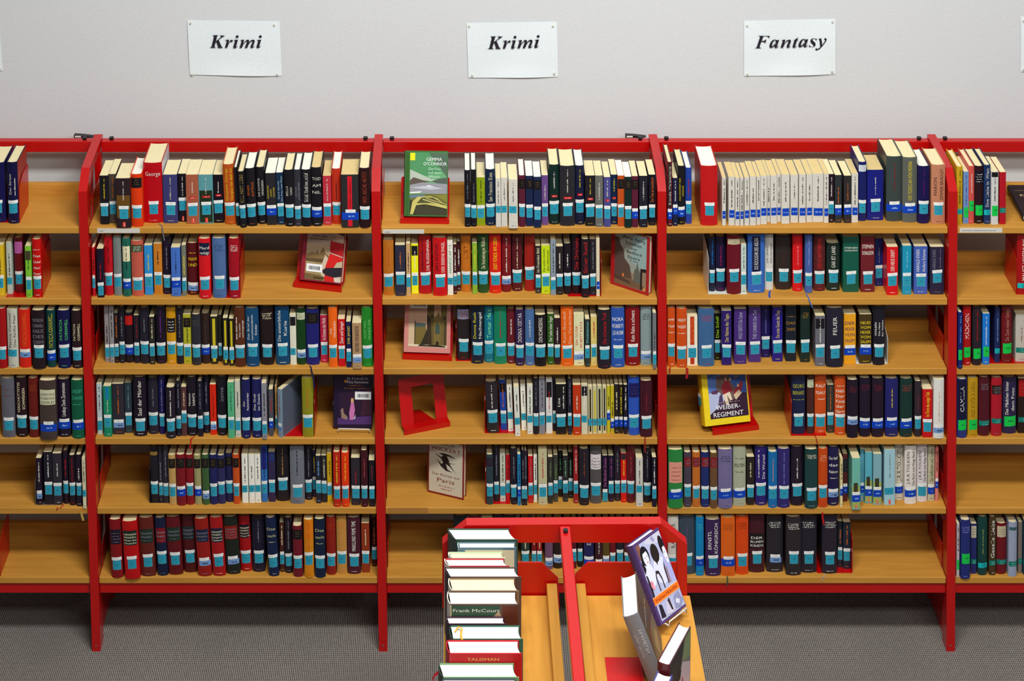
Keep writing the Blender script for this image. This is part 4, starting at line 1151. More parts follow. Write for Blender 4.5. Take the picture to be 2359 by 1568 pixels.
def posed_book(name, M, W_, T_, H_, cover, front, spine, pages, art=None, texts=None, label=None, cat='book', group=None, hard=True, sticker=None, spine_txt=None, skew=0.0, floor_z=None):
    """x: spine -> fore edge, y: front -> back board, z: up"""
    if floor_z is not None:
        lo_ = min((M @ Vector((x, y, 0))).z for x in (-.005, W_) for y in (0, T_))
        if lo_ < floor_z: M.translation.z += floor_z - lo_
    root = root_at(name, M); t = 0.0024 if hard else 0.0006; g = 0.003 if hard else 0
    cv, sp, fr = [gained(c, 1.1) for c in (cover, spine, front)]
    c = MB(); c.box(0, W_, 0, t, 0, H_, fr); c.box(0, W_, T_ - t, T_, 0, H_, cv)
    n = 8; out = [(-min(T_ * .16, .005) * (1 - (2*k/n - 1) ** 2), T_ * k / n) for k in range(n + 1)]
    c.quads([[(x, y, 0) for x, y in reversed(out)], [(x, y, H_) for x, y in reversed(out)]], sp)
    inn = [(x + t, min(max(y, t*.5), T_ - t*.5)) for x, y in out]
    c.quads([[(x, y, H_) for x, y in out], [(x, y, H_) for x, y in inn]], sp); c.quads([[(x, y, 0) for x, y in inn], [(x, y, 0) for x, y in out]], sp)
    c.quads([[(x, y, 0) for x, y in inn], [(x, y, H_) for x, y in inn]], sp)
    sk = lambda mb: [setattr(mb, 'v', [(x + skew * (1 - y / T_), y, z_) for x, y, z_ in mb.v]) if skew else None, mb][1]
    sk(c).build('cover', M_COVER, root)
    p = MB(); m = 8; rear = [(W_ - g - min(T_ * .14, .004) * (1 - (2*k/m - 1) ** 2), t + (T_ - 2*t) * k / m) for k in range(m + 1)]
    pc = gained(pages, 1)
    for k in range(m):
        ya, yb = rear[k][1], rear[k+1][1]; xa, xb = rear[k][0], rear[k+1][0]
        p.poly([(t, ya, H_ - g), (xa, ya, H_ - g), (xb, yb, H_ - g), (t, yb, H_ - g)], pc); p.poly([(t, yb, g), (xb, yb, g), (xa, ya, g), (t, ya, g)], pc)
        p.poly([(xa, ya, g), (xb, yb, g), (xb, yb, H_ - g), (xa, ya, H_ - g)], pc)
    sk(p).build('page_block', M_PAGES, root)
    if art or texts:
        A = MB()
        for i, (pts, col) in enumerate(art or []):
            A.poly([(x * W_, -0.0003 - i * 0.00004, z * H_) for x, z in pts], gained(col, 1.1))
        A.quads  # keep
        k = len(art or [])
        for (s, x, z, ln, sz, col) in (texts or []):
            if s == '~':
                dashes(A, random.Random(int(x * 999 + z * 777)), lambda q: 0, z * H_, x * W_, (x + ln) * W_, sz * H_ * .6, gained(col, 1.1), 0.0006 + k * .00004, False)
            else:
                put_text(A, s, lambda a, b_, x=x, z=z: (x * W_ + a, -0.0006 - k * .00004, z * H_ + b_), ln * W_, sz * H_, gained(col, 1.1))
        sk(A).build('cover_print', M_LABEL, root)
    if sticker or spine_txt:
        K = MB(); x = -min(T_ * .16, .005) - 0.0006
        if sticker:
            zz = sticker * H_
            K.poly([(x, T_*.85, zz), (x, T_*.15, zz), (x, T_*.15, zz - .012), (x, T_*.85, zz - .012)][::-1], WH_)
            K.poly([(x, T_*.8, zz-.012), (x, T_*.2, zz-.012), (x, T_*.2, zz - .04), (x, T_*.8, zz - .04)][::-1], CY_)
        if spine_txt:
            for j, (s, a0, ln, sz, col, yy) in enumerate(spine_txt):
                put_text(K, s, lambda a, b_: (x, T_ * yy - b_ if False else T_ * yy + b_, a0 * H_ - a), ln * H_, sz, gained(col, 1.1))
        K.build('spine_label', M_LABEL, root)
    tag(root, label, cat, group)
    return root
def stand(bay, r, bl, br, lean, label, plate_h=0.155, ledge=0.03):
    z = ZS[r-1]; P = at_z(*bl, z); Q = at_z(*br, z); wv = Q - P; Ws = wv.length
    M = frame(P, wv, (0, 0, 1)); root = root_at('display_stand', M); LZ = 0.0185
    b = MB(); e = 0.010
    for (n_, pts, off) in (('lip', [(0, 0, 0.0005), (Ws, 0, 0.0005), (Ws + 0.001, 0, LZ - .003), (Ws - .003, 0, LZ), (.003, 0, LZ), (-.001, 0, LZ - .003)], (0, 0.0015, 0)),):
        b.prism(pts, off)
    b.box(0.001, Ws - .001, 0.0015, ledge, LZ - .0016, LZ)
    a = math.radians(lean); sy, cz = math.sin(a), math.cos(a)
    def pl(x, h): return (x, ledge + h * sy, LZ - .0016 + h * cz)
    x0, x1 = 0.0, Ws; i0, i1 = Ws * .27, Ws * .75; th = (0, cz * .0016, -sy * .0016)
    b.prism([pl(x0, 0), pl(i0, 0), pl(i0, plate_h * .78), pl(x0, plate_h * .78)], th)
    b.prism([pl(i1, 0), pl(x1, 0), pl(x1, plate_h * .78), pl(i1, plate_h * .78)], th)
    b.prism([pl(x0, plate_h * .78), pl(x1, plate_h * .78), pl(x1, plate_h * .96), pl(x1 - .006, plate_h), pl(x0 + .006, plate_h), pl(x0, plate_h * .96)], th)
    o = b.build('frame', M_RED, root, recalc=True)
    t = MB(); t.prism([(i0 + .004, ledge - .002, LZ - .003), (i1 - .004, ledge - .002, LZ - .003), (i1 - .030, ledge + .10, 0.0008), (i0 + .012, ledge + .10, 0.0008)], (0, 0, 0.0015))
    t.build('foot_tongue', M_RED, root, recalc=True)
    tag(root, label, 'stand', 'red metal book display stands'); return M, Ws, wv
def on_stand(st, off, W_, T_, vtop, lean, **k):
    M, Ws, wv = st; L = lean_frame(M.translation, wv, lean, (off, 0.004, 0.0192 + T_ * math.sin(math.radians(lean)))); H_ = k.pop('H', None) or solve_h(L, vtop)
    return posed_book('display_book', L, W_, T_, H_, **k)
LN = 18
s1 = stand('B', 1, (922, 515), (1034.5, 516.5), LN, 'red metal display stand holding the green book, top shelf, middle Krimi bay', plate_h=0.125, ledge=.031)
on_stand(s1, 0.014, 0.150, 0.020, 348, LN, cover='#2c5020', front='#3c6c34', spine='#20341c', pages='#d8d49c', label='green landscape-cover book displayed face out, top shelf, middle Krimi bay', sticker=.42,
   art=[([(.12,.02),(.985,.02),(.985,.985),(.12,.985)], '#5f9a68'), ([(.12,.55),(.985,.72),(.985,.985),(.12,.985)], '#4a8858'), ([(.55,.98),(.985,.98),(.985,.6)], '#4c6450'), ([(.12,.52),(.7,.55),(.12,.72)], '#a8b4a4'),
        ([(.12,.55),(.2,.60),(.45,.55),(.6,.54),(.4,.51),(.2,.49),(.12,.48)], '#584c44'), ([(.62,.54),(.8,.58),(.985,.6),(.985,.5),(.75,.51)], '#4e5850'),
        ([(.12,.48),(.4,.52),(.985,.5),(.985,.34),(.12,.36)], '#8c8c92'), ([(.12,.44),(.5,.47),(.9,.43),(.6,.41)], '#b0b4ba'), ([(.55,.48),(.7,.455),(.5,.46)], '#d8dce0'), ([(.12,.37),(.4,.385),(.35,.36),(.12,.35)], '#d8dcd8'),
        ([(.12,.34),(.985,.35),(.985,.02),(.12,.02)], '#64642c'), ([(.12,.33),(.5,.33),(.4,.29),(.12,.28)], '#5c7484'), ([(.7,.33),(.985,.34),(.985,.22)], '#7c7a30'), ([(.12,.02),(.985,.02),(.985,.13),(.25,.2),(.12,.26)], '#2e2c20'),
        ([(.18,.22),(.3,.30),(.6,.31),(.75,.28),(.985,.16),(.985,.12),(.5,.19),(.27,.17),(.2,.03),(.13,.03)], '#b8b060'), ([(.28,.20),(.4,.29),(.66,.29),(.985,.17),(.6,.205)], '#4e4c2c'),
        ([(.42,.27),(.9,.175),(.88,.165),(.42,.255)], '#c0b870'), ([(.5,.285),(.98,.19),(.98,.18),(.5,.27)], '#b0a860'), ([(.27,.16),(.5,.17),(.985,.1),(.985,.02),(.24,.02)], '#3a3826'), ([(.12,.86),(.235,.86),(.235,.975),(.12,.975)], '#d8d818'), ([(.02,.01),(.1,.01),(.1,.99),(.02,.99)], '#2e5a22')],
   texts=[('GEMMA', .50, .855, .36, .072, '#f0f0e8'), ("O'CONNOR", .43, .785, .54, .072, '#f0f0e8'), ('Die Frau', .55, .715, .28, .052, '#c4e0cc'), ('auf dem', .55, .655, .28, .052, '#c4e0cc'), ('Wasser', .55, .595, .27, .052, '#c4e0cc'), ('~', .6, .565, .12, .02, '#c0d0c0')])
s2 = stand('A', 2, (675.5, 661.5), (786.5, 674), LN, 'red metal display stand turned right, second shelf, left Krimi bay', ledge=.041)
def barcode(x, z, w, h):
    r_ = random.Random(3); a = [([(x, z), (x + w, z), (x + w, z + h), (x, z + h)], '#e4e8ea')]; q = x + w * .14
    while q < x + w * .86:
        l = r_.choice((.006, .010, .016)); a.append(([(q, z + h * .26), (q + l, z + h * .26), (q + l, z + h * .72), (q, z + h * .72)], '#20242c')); q += l + r_.choice((.007, .013))
    return a
on_stand(s2, 0.024, 0.150, 0.030, 520, LN, H=0.205, cover='#7a1420', front='#8a2030', spine='#701018', pages='#d8cca8', label='cream and red face-out book with barcode sticker, second shelf, left Krimi bay',
   art=[([(.10,.02),(.985,.02),(.985,.99),(.10,.99)], '#b09878'), ([(.10,.6),(.985,.6),(.985,.99),(.10,.99)], '#a89484'), ([(.10,.42),(.25,.46),(.32,.45),(.36,.5),(.42,.45),(.5,.56),(.56,.46),(.66,.42),(.66,.36),(.10,.33)], '#7c6440'),
        ([(.10,.36),(.7,.37),(.7,.30),(.10,.31)], '#57482c'), ([(.10,.30),(.6,.30),(.6,.02),(.10,.02)], '#9a8458'), ([(.10,.12),(.6,.10),(.55,.02),(.10,.02)], '#6e5a38'),
        ([(.72,.99),(.985,.99),(.985,.7),(.85,.72),(.78,.82)], '#4a3440'), ([(.76,.8),(.985,.76),(.985,.66),(.8,.68)], '#c4a48c'), ([(.68,.70),(.72,.66),(.985,.64),(.985,.42),(.8,.45),(.68,.48),(.66,.58)], '#a8181c'),
        ([(.46,.2),(.56,.44),(.64,.38),(.6,.08),(.5,.1)], '#c4b49c'), ([(.68,.48),(.985,.42),(.985,.34),(.78,.18),(.82,.02),(.58,.02),(.58,.24)], '#c8201c'), ([(.66,.485),(.985,.43),(.985,.415),(.66,.47)], '#b8b0a4'),
        ([(.985,.36),(.985,.2),(.75,.2),(.85,.33)], '#b4a888'), ([(.52,.19),(.6,.23),(.985,.26),(.985,.12),(.8,.09),(.62,.11),(.53,.15)], '#26202c'), ([(.80,.09),(.96,.1),(.96,.02),(.83,.02)], '#c8c0b0')] + barcode(.13, .15, .38, .125),
   texts=[('W', .14, .80, .2, .17, '#1c181c'), ('espensommer', .28, .80, .7, .075, '#2c2020'), ('~', .22, .72, .34, .03, '#54443c'), ('~', .17, .67, .46, .03, '#54443c'), ('~', .3, .05, .28, .045, '#3c2c18')])
s3 = stand('B', 3, (927.5, 828), (1041.5, 832), LN, 'red metal display stand holding the pink book, third shelf, middle Krimi bay', ledge=.033)
art3 = [([(.03,.02),(.985,.02),(.985,.99),(.03,.99)], '#c07c74'), ([(.09,.09),(.93,.09),(.93,.99),(.09,.99)], '#b89478'), ([(.09,.8),(.93,.8),(.93,.99),(.09,.99)], '#a86c64'), ([(.09,.45),(.3,.45),(.3,.12),(.09,.12)], '#c0a888'),
        ([(.22,.12),(.22,.46),(.235,.52),(.25,.46),(.25,.12)], '#3e341c'), ([(.24,.13),(.24,.42),(.46,.42),(.5,.3),(.5,.12)], '#6a5c2c'), ([(.24,.40),(.45,.41),(.47,.46),(.26,.47)], '#4a5c5c'), ([(.35,.12),(.5,.38),(.56,.12)], '#2e2818'),
        ([(.49,.11),(.49,.86),(.51,.93),(.53,.88),(.6,.88),(.62,.94),(.64,.87),(.64,.11)], '#5c4c24'), ([(.49,.11),(.49,.6),(.57,.55),(.6,.11)], '#33291a'), ([(.79,.1),(.79,.84),(.81,.9),(.83,.85),(.9,.85),(.915,.92),(.92,.85),(.92,.1)], '#64542a'), ([(.86,.1),(.86,.5),(.92,.5),(.92,.1)], '#463a20'),
        ([(.64,.11),(.64,.56),(.7,.6),(.74,.66),(.78,.58),(.79,.56),(.79,.1)], '#6e5e30'), ([(.67,.3),(.67,.42),(.72,.48),(.77,.42),(.77,.3)], '#3c4a40'), ([(.69,.11),(.69,.17),(.72,.19),(.75,.17),(.75,.11)], '#241c12'), ([(.57,.57),(.6,.6),(.63,.57),(.6,.54)], '#2c2216'), ([(.84,.55),(.87,.59),(.9,.55),(.87,.52)], '#2c2216'),
        ([(.09,.10),(.93,.08),(.93,.12),(.09,.13)], '#cfc4a4'), ([(.3,.1),(.34,.13),(.5,.12),(.7,.13),(.9,.11),(.9,.09)], '#2a2018')] + barcode(.12, .70, .37, .125)
on_stand(s3, 0.004, 0.162, 0.022, 680, LN, H=0.205, cover='#b06c64', front='#c08078', spine='#a06868', pages='#d8cca8', label='pink cathedral-cover book with barcode sticker displayed face out, third shelf', art=art3, texts=[('~', .2, .86, .3, .03, '#503028'), ('~', .5, .93, .3, .02, '#503028')])
s4 = stand('B', 4, (931.5, 1003), (1037, 982), LN, 'empty red metal display stand, fourth shelf, middle Krimi bay', plate_h=0.152)
s5 = stand('C', 4, (1642, 1003), (1748, 990), LN, 'red metal display stand holding the yellow book, fourth shelf, Fantasy bay', ledge=.058)
art5 = [([(.13,.10),(.975,.10),(.975,.99),(.13,.99)], '#3858a0'), ([(.13,.10),(.6,.10),(.5,.6),(.13,.62)], '#a8b0cc'), ([(.13,.5),(.35,.55),(.6,.7),(.4,.8),(.13,.75)], '#5070b0'), ([(.13,.10),(.13,.17),(.3,.26),(.9,.47),(.975,.45),(.975,.10)], '#30182c'),
        ([(.4,.3),(.5,.42),(.34,.52),(.3,.62),(.33,.74),(.42,.76),(.5,.84),(.6,.80),(.62,.66),(.8,.5),(.7,.38)], '#6c5450'), ([(.42,.58),(.5,.68),(.6,.66),(.66,.52),(.56,.44),(.46,.44)], '#902430'), ([(.68,.5),(.8,.58),(.88,.66),(.9,.6),(.84,.46),(.7,.42)], '#982838'),
        ([(.44,.46),(.5,.3),(.56,.3),(.53,.45),(.6,.36),(.64,.37),(.6,.5)], '#d8c8b0'), ([(.68,.44),(.72,.36),(.86,.46),(.8,.52)], '#c8b090'), ([(.18,.53),(.32,.55),(.36,.52),(.3,.48),(.2,.49)], '#54304c'), ([(.7,.76),(.78,.84),(.86,.78),(.8,.7),(.72,.7)], '#6c6c74'),
        ([(.48,.89),(.56,.95),(.64,.95),(.7,.9),(.64,.86),(.54,.86)], '#a89c8c'), ([(.5,.7),(.53,.74),(.56,.7),(.53,.67)], '#d0a888'), ([(.6,.69),(.63,.73),(.66,.69),(.63,.66)], '#d0a888'), ([(.76,.58),(.79,.62),(.82,.58),(.79,.55)], '#d0a888'), ([(.30,.22),(.36,.44),(.42,.50),(.44,.28),(.38,.24)], '#48385c')]
on_stand(s5, -0.026, 0.166, 0.046, 830, LN, H=0.205, cover='#d8b810', front='#e0c41c', spine='#c8a010', pages='#d8cca8', label='yellow-framed face-out book with blue cover picture, fourth shelf, Fantasy bay', art=art5, sticker=.5,
   texts=[('WEIBER-', .26, .235, .54, .10, '#f0ece4'), ('REGIMENT', .2, .125, .66, .10, '#f0ece4'), ('~', .3, .335, .5, .025, '#a08878'), ('~', .22, .93, .66, .07, '#9a9484')])
def standing(bay, r, bl, br, lean, T_, vtop, lift=0.0, H=None, **k):
    z = ZS[r-1] + lift + 0.0003; P = at_z(*bl, z); Q = at_z(*br, z); L = lean_frame(P, Q - P, lean, (0, 0, T_ * math.sin(math.radians(lean)) + .0003))
    return posed_book('display_book', L, (Q - P).length, T_, H or solve_h(L, vtop), **k), L
pa = lambda *p: [(x, z) for x, z in p]
standing('B', 5, (985.5, 1132.5), (1068, 1152), 2, 0.026, 1024, H=0.205, cover='#6c1418', front='#7c1c1c', spine='#701418', pages='#d8cca8', label='white and dark red book standing angled face out, fifth shelf, middle Krimi bay',
   art=[(pa((.03,.03),(.96,.03),(.96,.95),(.03,.95)), '#c0b8a4'), (pa((.28,.72),(.42,.74),(.6,.73),(.78,.68),(.6,.70),(.52,.70),(.6,.60),(.56,.60),(.62,.585),(.82,.60),(.6,.57),(.78,.42),(.62,.52),(.5,.56),(.54,.47),(.68,.43),(.5,.44),(.36,.50),(.24,.62),(.38,.54),(.42,.58),(.36,.64),(.22,.69),(.2,.71),(.36,.665),(.42,.70)), '#241818')],
   texts=[('ULRICH', .24, .875, .48, .075, '#7c2420'), ('WICKERT', .08, .775, .82, .10, '#7c2420'), ('Der Richter aus', .12, .335, .76, .06, '#7c2420'), ('Paris', .26, .225, .48, .10, '#7c2420'), ('~', .28, .15, .44, .035, '#94504c'), ('~', .34, .10, .32, .035, '#94504c')])
standing('B', 2, (1406, 653), (1493.5, 682), 2, 0.022, 545, H=0.205, cover='#8c1418', front='#a01c20', spine='#a0181c', pages='#d8d0b8', label='red-bordered city street book standing angled, second shelf, middle Krimi bay',
   art=[(pa((.1,.04),(.93,.05),(.93,.99),(.1,.99)), '#90968c'), (pa((.1,.04),(.93,.05),(.93,.42),(.6,.3),(.1,.35)), '#8c7860'), (pa((.5,.5),(.93,.4),(.93,.99),(.6,.99)), '#8ca4a0'), (pa((.1,.12),(.1,.86),(.22,.84),(.24,.74),(.34,.66),(.36,.52),(.5,.42),(.56,.2),(.4,.14)), '#54443c'), (pa((.1,.04),(.93,.06),(.93,.12),(.5,.2),(.1,.16)), '#6c5440'),
        (pa((.6,.16),(.62,.36),(.68,.42),(.70,.56),(.72,.42),(.78,.34),(.8,.16)), '#5c6058'), (pa((.78,.06),(.78,.42),(.93,.44),(.93,.38),(.83,.37),(.83,.06)), '#241c20'), (pa((.3,.22),(.33,.26),(.36,.22),(.33,.19)), '#e08040'), (pa((.84,.06),(.9,.14),(.93,.08),(.9,.05)), '#c08848'), (pa((.1,.2),(.5,.15),(.55,.10),(.1,.13)), '#4c3c34')],
   texts=[('Anne Perry', .3, .87, .6, .08, '#181818'), ('Schatten', .38, .78, .42, .08, '#242424'), ('über', .48, .71, .22, .06, '#242424'), ('Bedford', .42, .63, .38, .08, '#242424'), ('Square', .44, .55, .32, .07, '#242424'), ('~', .5, .51, .18, .025, '#40403c')])
_, Lp = standing('A', 4, (769, 986.5), (857, 987.5), 8, 0.024, 868, lift=0.006, H=0.205, cover='#1c1030', front='#1e1230', spine='#1a1028', pages='#cfc8b0', label='dark purple face-out book on white wire stand, fourth shelf, left Krimi bay', sticker=.42,
   art=[(pa((.1,.05),(.985,.06),(.985,.2),(.1,.16)), '#4c3068'), (pa((.13,.2),(.985,.2),(.985,.62),(.13,.58)), '#2c1830'), (pa((.7,.2),(.985,.22),(.985,.7),(.8,.6)), '#3c2030'), (pa((.42,.13),(.40,.24),(.42,.32),(.45,.42),(.52,.42),(.55,.3),(.53,.2),(.5,.13)), '#c070a8'), (pa((.44,.42),(.45,.49),(.51,.49),(.52,.42)), '#c8a468'), (pa((.18,.3),(.24,.33),(.26,.24),(.36,.18),(.34,.13),(.2,.16)), '#8c7468'), (pa((.5,.14),(.57,.22),(.56,.15)), '#b8b4bc'),
        (pa((.26,.77),(.3,.80),(.34,.77),(.3,.74)), '#c07820')] + barcode(.55, .47, .42, .13), texts=[('~', .35, .87, .55, .035, '#b06838'), ('Ein Krokodil für', .34, .80, .56, .065, '#c8c4cc'), ('Mma Ramotswe', .34, .74, .56, .065, '#c8c4cc'), ('~', .34, .695, .4, .03, '#a86834'), ('~', .26, .65, .64, .03, '#a86834')])
def wire(name, pts, label, group=None):
    m = MB(); m.tube(pts, 0.0019, n=8); o = root = empty(name, pts[0]); mm = m.xform(Matrix.Translation(-Vector(pts[0]))); mm.build('wire_frame', M_WHITEM, root, smooth=True); tag(root, label, 'stand', group); return root
z = ZS[3]; P = at_z(779, 996, z + .003); Q = at_z(851, 997.5, z + .003)
wire('wire_stand', [P + Vector((.004, .085, .16)), P + Vector((.004, .055, .0)), P + Vector((0, .02, 0)), P + Vector((0, 0, .004)), P + Vector((0, 0, .012)), P + Vector((0.003, 0, .0145)), Q + Vector((-.003, 0, .0145)), Q + Vector((0, 0, .012)), Q + Vector((0, 0, .004)), Q + Vector((0, .02, 0)), Q + Vector((-.004, .055, 0)), Q + Vector((-.004, .085, .16))],
     'white wire book stand under the dark purple book, fourth shelf, left Krimi bay')
# book lying flat at the right photo edge
P = at_z(2357, 512, ZS[0]); posed_book('hardcover_book', frame(Vector((P.x, P.y + .002, ZS[0] + .026)), (1, 0, 0), (0, 0.96, .12)), .14, .022, .178, cover='#181420', front='#20141c', spine='#14141c', pages='#c8c0a8',
   label='black book lying on its back, top shelf, cut-off right bay', art=[(pa((.02,.02),(.98,.02),(.98,.98),(.02,.98)), '#201418')], texts=[('Eine', .12, .62, .4, .08, '#c8b080'), ('~', .08, .8, .6, .03, '#8c7050')])

# ------------------------------------------------------------------ signs on the wall
YW = 0.36
GLY = dict(
 K=[[(680,500),(825,500),(795,512),(785,530),(762,628),(770,625),(870,545),(873,520),(850,508),(850,500),(968,512),(920,535),(820,600),(880,745),(915,780),(915,787),(785,780),(805,768),(808,750),(768,640),(762,645),(728,745),(735,770),(762,778),(762,785),(610,778),(650,765),(665,745),(715,535),(705,512),(680,506)]],
 r=[[(965,605),(1060,600),(1040,685),(1075,625),(1110,600),(1140,610),(1135,640),(1115,660),(1095,640),(1080,645),(1050,690),(1015,780),(962,783),(1005,640),(995,618),(965,612)]],
 i=[[(1165,605),(1258,600),(1215,745),(1220,765),(1250,735),(1256,740),(1220,780),(1185,792),(1155,785),(1152,760),(1190,640),(1185,620),(1165,612)], [(1240 + 33 * math.cos(t * math.pi / 7), 530 + 28 * math.sin(t * math.pi / 7)) for t in range(14)]],
 m=[[(1310,606),(1397,600),(1374,685),(1420,635),(1455,604),(1495,600),(1512,622),(1505,660),(1560,606),(1605,600),(1635,615),(1635,650),(1592,758),(1605,762),(1632,735),(1638,740),(1610,775),(1570,790),(1540,778),(1540,750),(1580,665),(1588,632),(1560,634),(1510,685),(1465,785),(1410,785),(1462,650),(1462,630),(1440,637),(1385,695),(1345,785),(1292,785),(1340,640),(1335,622),(1310,612)]],
 F=[[(455,512),(720,515),(700,580),(690,540),(650,525),(575,525),(535,630),(590,625),(620,605),(645,590),(610,695),(600,655),(530,645),(490,750),(495,780),(530,785),(528,793),(378,795),(415,780),(430,755),(498,545),(490,522),(458,518)]],
 a=[[(932,600),(878,612),(862,690),(836,715),(830,735),(825,765),(835,785),(865,787),(905,765),(925,740),(920,735),(885,762),(880,750)], [(878,612),(840,596),(790,605),(745,650),(712,720),(712,770),(735,788),(775,778),(830,735),(850,665),(800,735),(772,748),(765,730),(785,660),(815,620),(838,612),(855,625),(850,665),(866,690)]],
 n=[[(985,608),(1075,598),(1050,675),(1110,612),(1160,598),(1195,610),(1198,640),(1155,745),(1160,762),(1190,735),(1196,740),(1160,775),(1120,782),(1098,770),(1100,745),(1145,645),(1145,630),(1120,632),(1065,675),(1015,780),(960,782),(1010,640),(1005,618),(985,614)]],
 t=[[(1360,540),(1340,595),(1365,600),(1362,612),(1335,615),(1290,745),(1295,760),(1330,735),(1335,742),(1290,778),(1245,782),(1232,765),(1235,745),(1275,620),(1250,620),(1310,585)]],
 s=[[(1780,575),(1770,635),(1755,590),(1725,580),(1685,585),(1680,610),(1745,670),(1755,710),(1735,750),(1685,770),(1640,762),(1600,765),(1612,705),(1625,740),(1655,760),(1700,758),(1710,735),(1645,665),(1635,630),(1650,590),(1690,568),(1745,575)]],
 y=[[(1815,585),(1880,568),(1895,640),(1902,720),(1950,655),(1975,610),(1950,600),(1948,575),(1975,565),(2000,575),(2003,605),(1975,655),(1900,755),(1840,815),(1780,843),(1750,835),(1748,810),(1765,795),(1800,810),(1858,770),(1850,700),(1840,600),(1818,592)]])
KR = [('K', 0, 0), ('r', 0, 0), ('i', 0, 0), ('m', 0, 0), ('i', 523, 0)]
FA = [('F', 0, 0), ('a', 0, 0), ('n', 0, 0), ('t', 0, 0), ('a', 655, -14), ('s', 0, 0), ('y', 0, 0)]
def sign(quad, org, word, pins, label, skew=0.0):
    """quad: tl, tr, br, bl in photo pixels"""
    P = [at_y(u, v, YW - 0.004) for u, v in quad]; root = empty('wall_sign', (P[3] + P[2]) / 2)
    T0 = Matrix.Translation(-Vector(root.location)); m = MB(); n = 12; rows = []
    for k in range(n + 1):
        a = k / n; A = P[0].lerp(P[3], a); B = P[1].lerp(P[2], a); row = []
        for j in range(n + 1):
            q = A.lerp(B, j / n); q.y -= 0.0015 * math.sin(j / n * 7 + a * 3) + (0.004 * (a - .8) / .2 * math.sin(j / n * math.pi) if a > .8 else 0); row.append(q)
        rows.append(row)
    m.quads(rows, (1, 1, 1)); m.xform(T0).build('sheet', M_PAPER, root, smooth=True)
    if word:
        m = MB(); s = 9.8; yy = YW - 0.0092
        for (g, dx, dy) in word:
            for pl_ in GLY[g]:
                m.poly([at_y(org[0] + (x + dx) / s, org[1] + (y_ + dy + skew * (x + dx)) / s, yy) for x, y_ in reversed(pl_)])
        m.xform(T0).build('lettering', M_INK, root)
    for u, v in pins:
        p = at_y(u, v, YW - 0.007); m = MB(); m.tube([(p.x, p.y + .004, p.z), (p.x, p.y - .001, p.z), (p.x, p.y - .003, p.z)], .0038, n=10); m.xform(T0).build('pin', M_PIN, root)
    tag(root, label, 'sign', 'paper signs pinned to the wall')
sign([(431.3, 46), (644, 49), (649.5, 175), (437.5, 172)], (420, 30), KR, [(439, 53), (632, 57.5), (443, 171.5), (639, 171.5)], "white paper sign reading Krimi pinned above the left bay")
sign([(1075, 53), (1283, 50), (1286, 177), (1079, 179)], (1060, 35), KR, [(1081, 60), (1274, 60), (1088, 174), (1277, 169.5)], "white paper sign reading Krimi pinned above the middle bay", skew=-0.03)
sign([(1714, 48), (1925, 43.5), (1925, 171), (1714, 175)], (1700, 30), FA, [(1721, 59), (1918, 50), (1722, 171), (1917, 165)], "white paper sign reading Fantasy pinned above the right bay")
sign([(-205, 60), (-1, 62), (6.5, 163), (-200, 163)], (0, 0), None, [(0, 158)], "blank edge of a paper sign cut off at the left photo edge")
sign([(2351.5, 38), (2560, 38), (2560, 165), (2351, 165)], (0, 0), None, [(2357.5, 48), (2358.5, 160)], "blank edge of a paper sign cut off at the right photo edge")

# ------------------------------------------------------------------ book trolley in front
YT = -1.45
tro = empty('book_trolley', at_y(1301, 1400, YT) * 1.0); tro.location.z = 0
tag(tro, 'red steel book trolley with beech trays standing before the middle bay', 'trolley')
TI = Matrix.Translation(-Vector(tro.location))
def tp(name, pts, off, m=M_RED, bevel=0.0):
    b = MB(); b.prism(pts, off); o = b.xform(TI).build(name, m, tro, recalc=True)
    if bevel: bv = o.modifiers.new('edge', 'BEVEL'); bv.width = bevel; bv.segments = 2; bv.limit_method = 'ANGLE'
    return o
pf = lambda u, v: at_y(u, v, YT)
zleg = pf(1100, 1400).z
for k, yo in enumerate((0.0, -0.90)):
    sh = Vector((0, yo, 0))
    tp('end_frame', [pf(*q) + sh for q in ((1019, 1400), (1019, 1253.5), (1074.5, 1209), (1523.5, 1206), (1583, 1253.5), (1583, 1400), (1560, 1400), (1560, 1249.5), (1042, 1249.5), (1042, 1400))], (0, 0.03, 0), bevel=.0015)
    tp('lower_plate', [pf(*q) + sh + Vector((0, .004, 0)) for q in ((1040, 1405), (1040, 1297.5), (1247, 1297.5), (1286, 1334), (1290, 1405))], (0, 0.004, 0))
    tp('lower_plate', [pf(*q) + sh + Vector((0, .004, 0)) for q in ((1562, 1405), (1562, 1297.5), (1354, 1297.5), (1325.5, 1325), (1322, 1405))], (0, 0.004, 0))
    for u in (1034, 1546):
        a = pf(u, 1400); tp('leg', [(a.x, a.y + yo, 0.07), (a.x + .03, a.y + yo, 0.07), (a.x + .03, a.y + yo, zleg + .01), (a.x, a.y + yo, zleg + .01)], (0, 0.03, 0))
        w = MB(); w.tube([(a.x + .003, a.y + yo + .015, .036), (a.x + .027, a.y + yo + .015, .036)], .035, n=20); w.xform(TI).build('wheel', M_BLACK, tro)
zt = at_y(1100, 1370, YT).z; zs_ = at_y(1270, 1342, YT).z
xL0, xL1, xR0, xR1 = [at_y(u, 1370, YT).x for u in (1023, 1262, 1343, 1589)]
def tb(name, x0, x1, y0, y1, z0, z1, m=M_WOODY, bev=.0015):
    b = MB(); b.box(x0, x1, y0, y1, z0, z1, bev=bev); return b.xform(TI).build(name, m, tro)
YN = YT - 0.868
tb('tray', xL0, xL1, YN, YT - .001, zt - .02, zt); tb('tray', xR0, xR1, YN, YT - .001, zt - .02, zt)
for u0, u1 in ((1259, 1282.5), (1327, 1348)):
    tb('inner_board', at_y(u0, 1342, YT).x, at_y(u1, 1342, YT).x, YN, YT - .001, zt - .022, zs_)
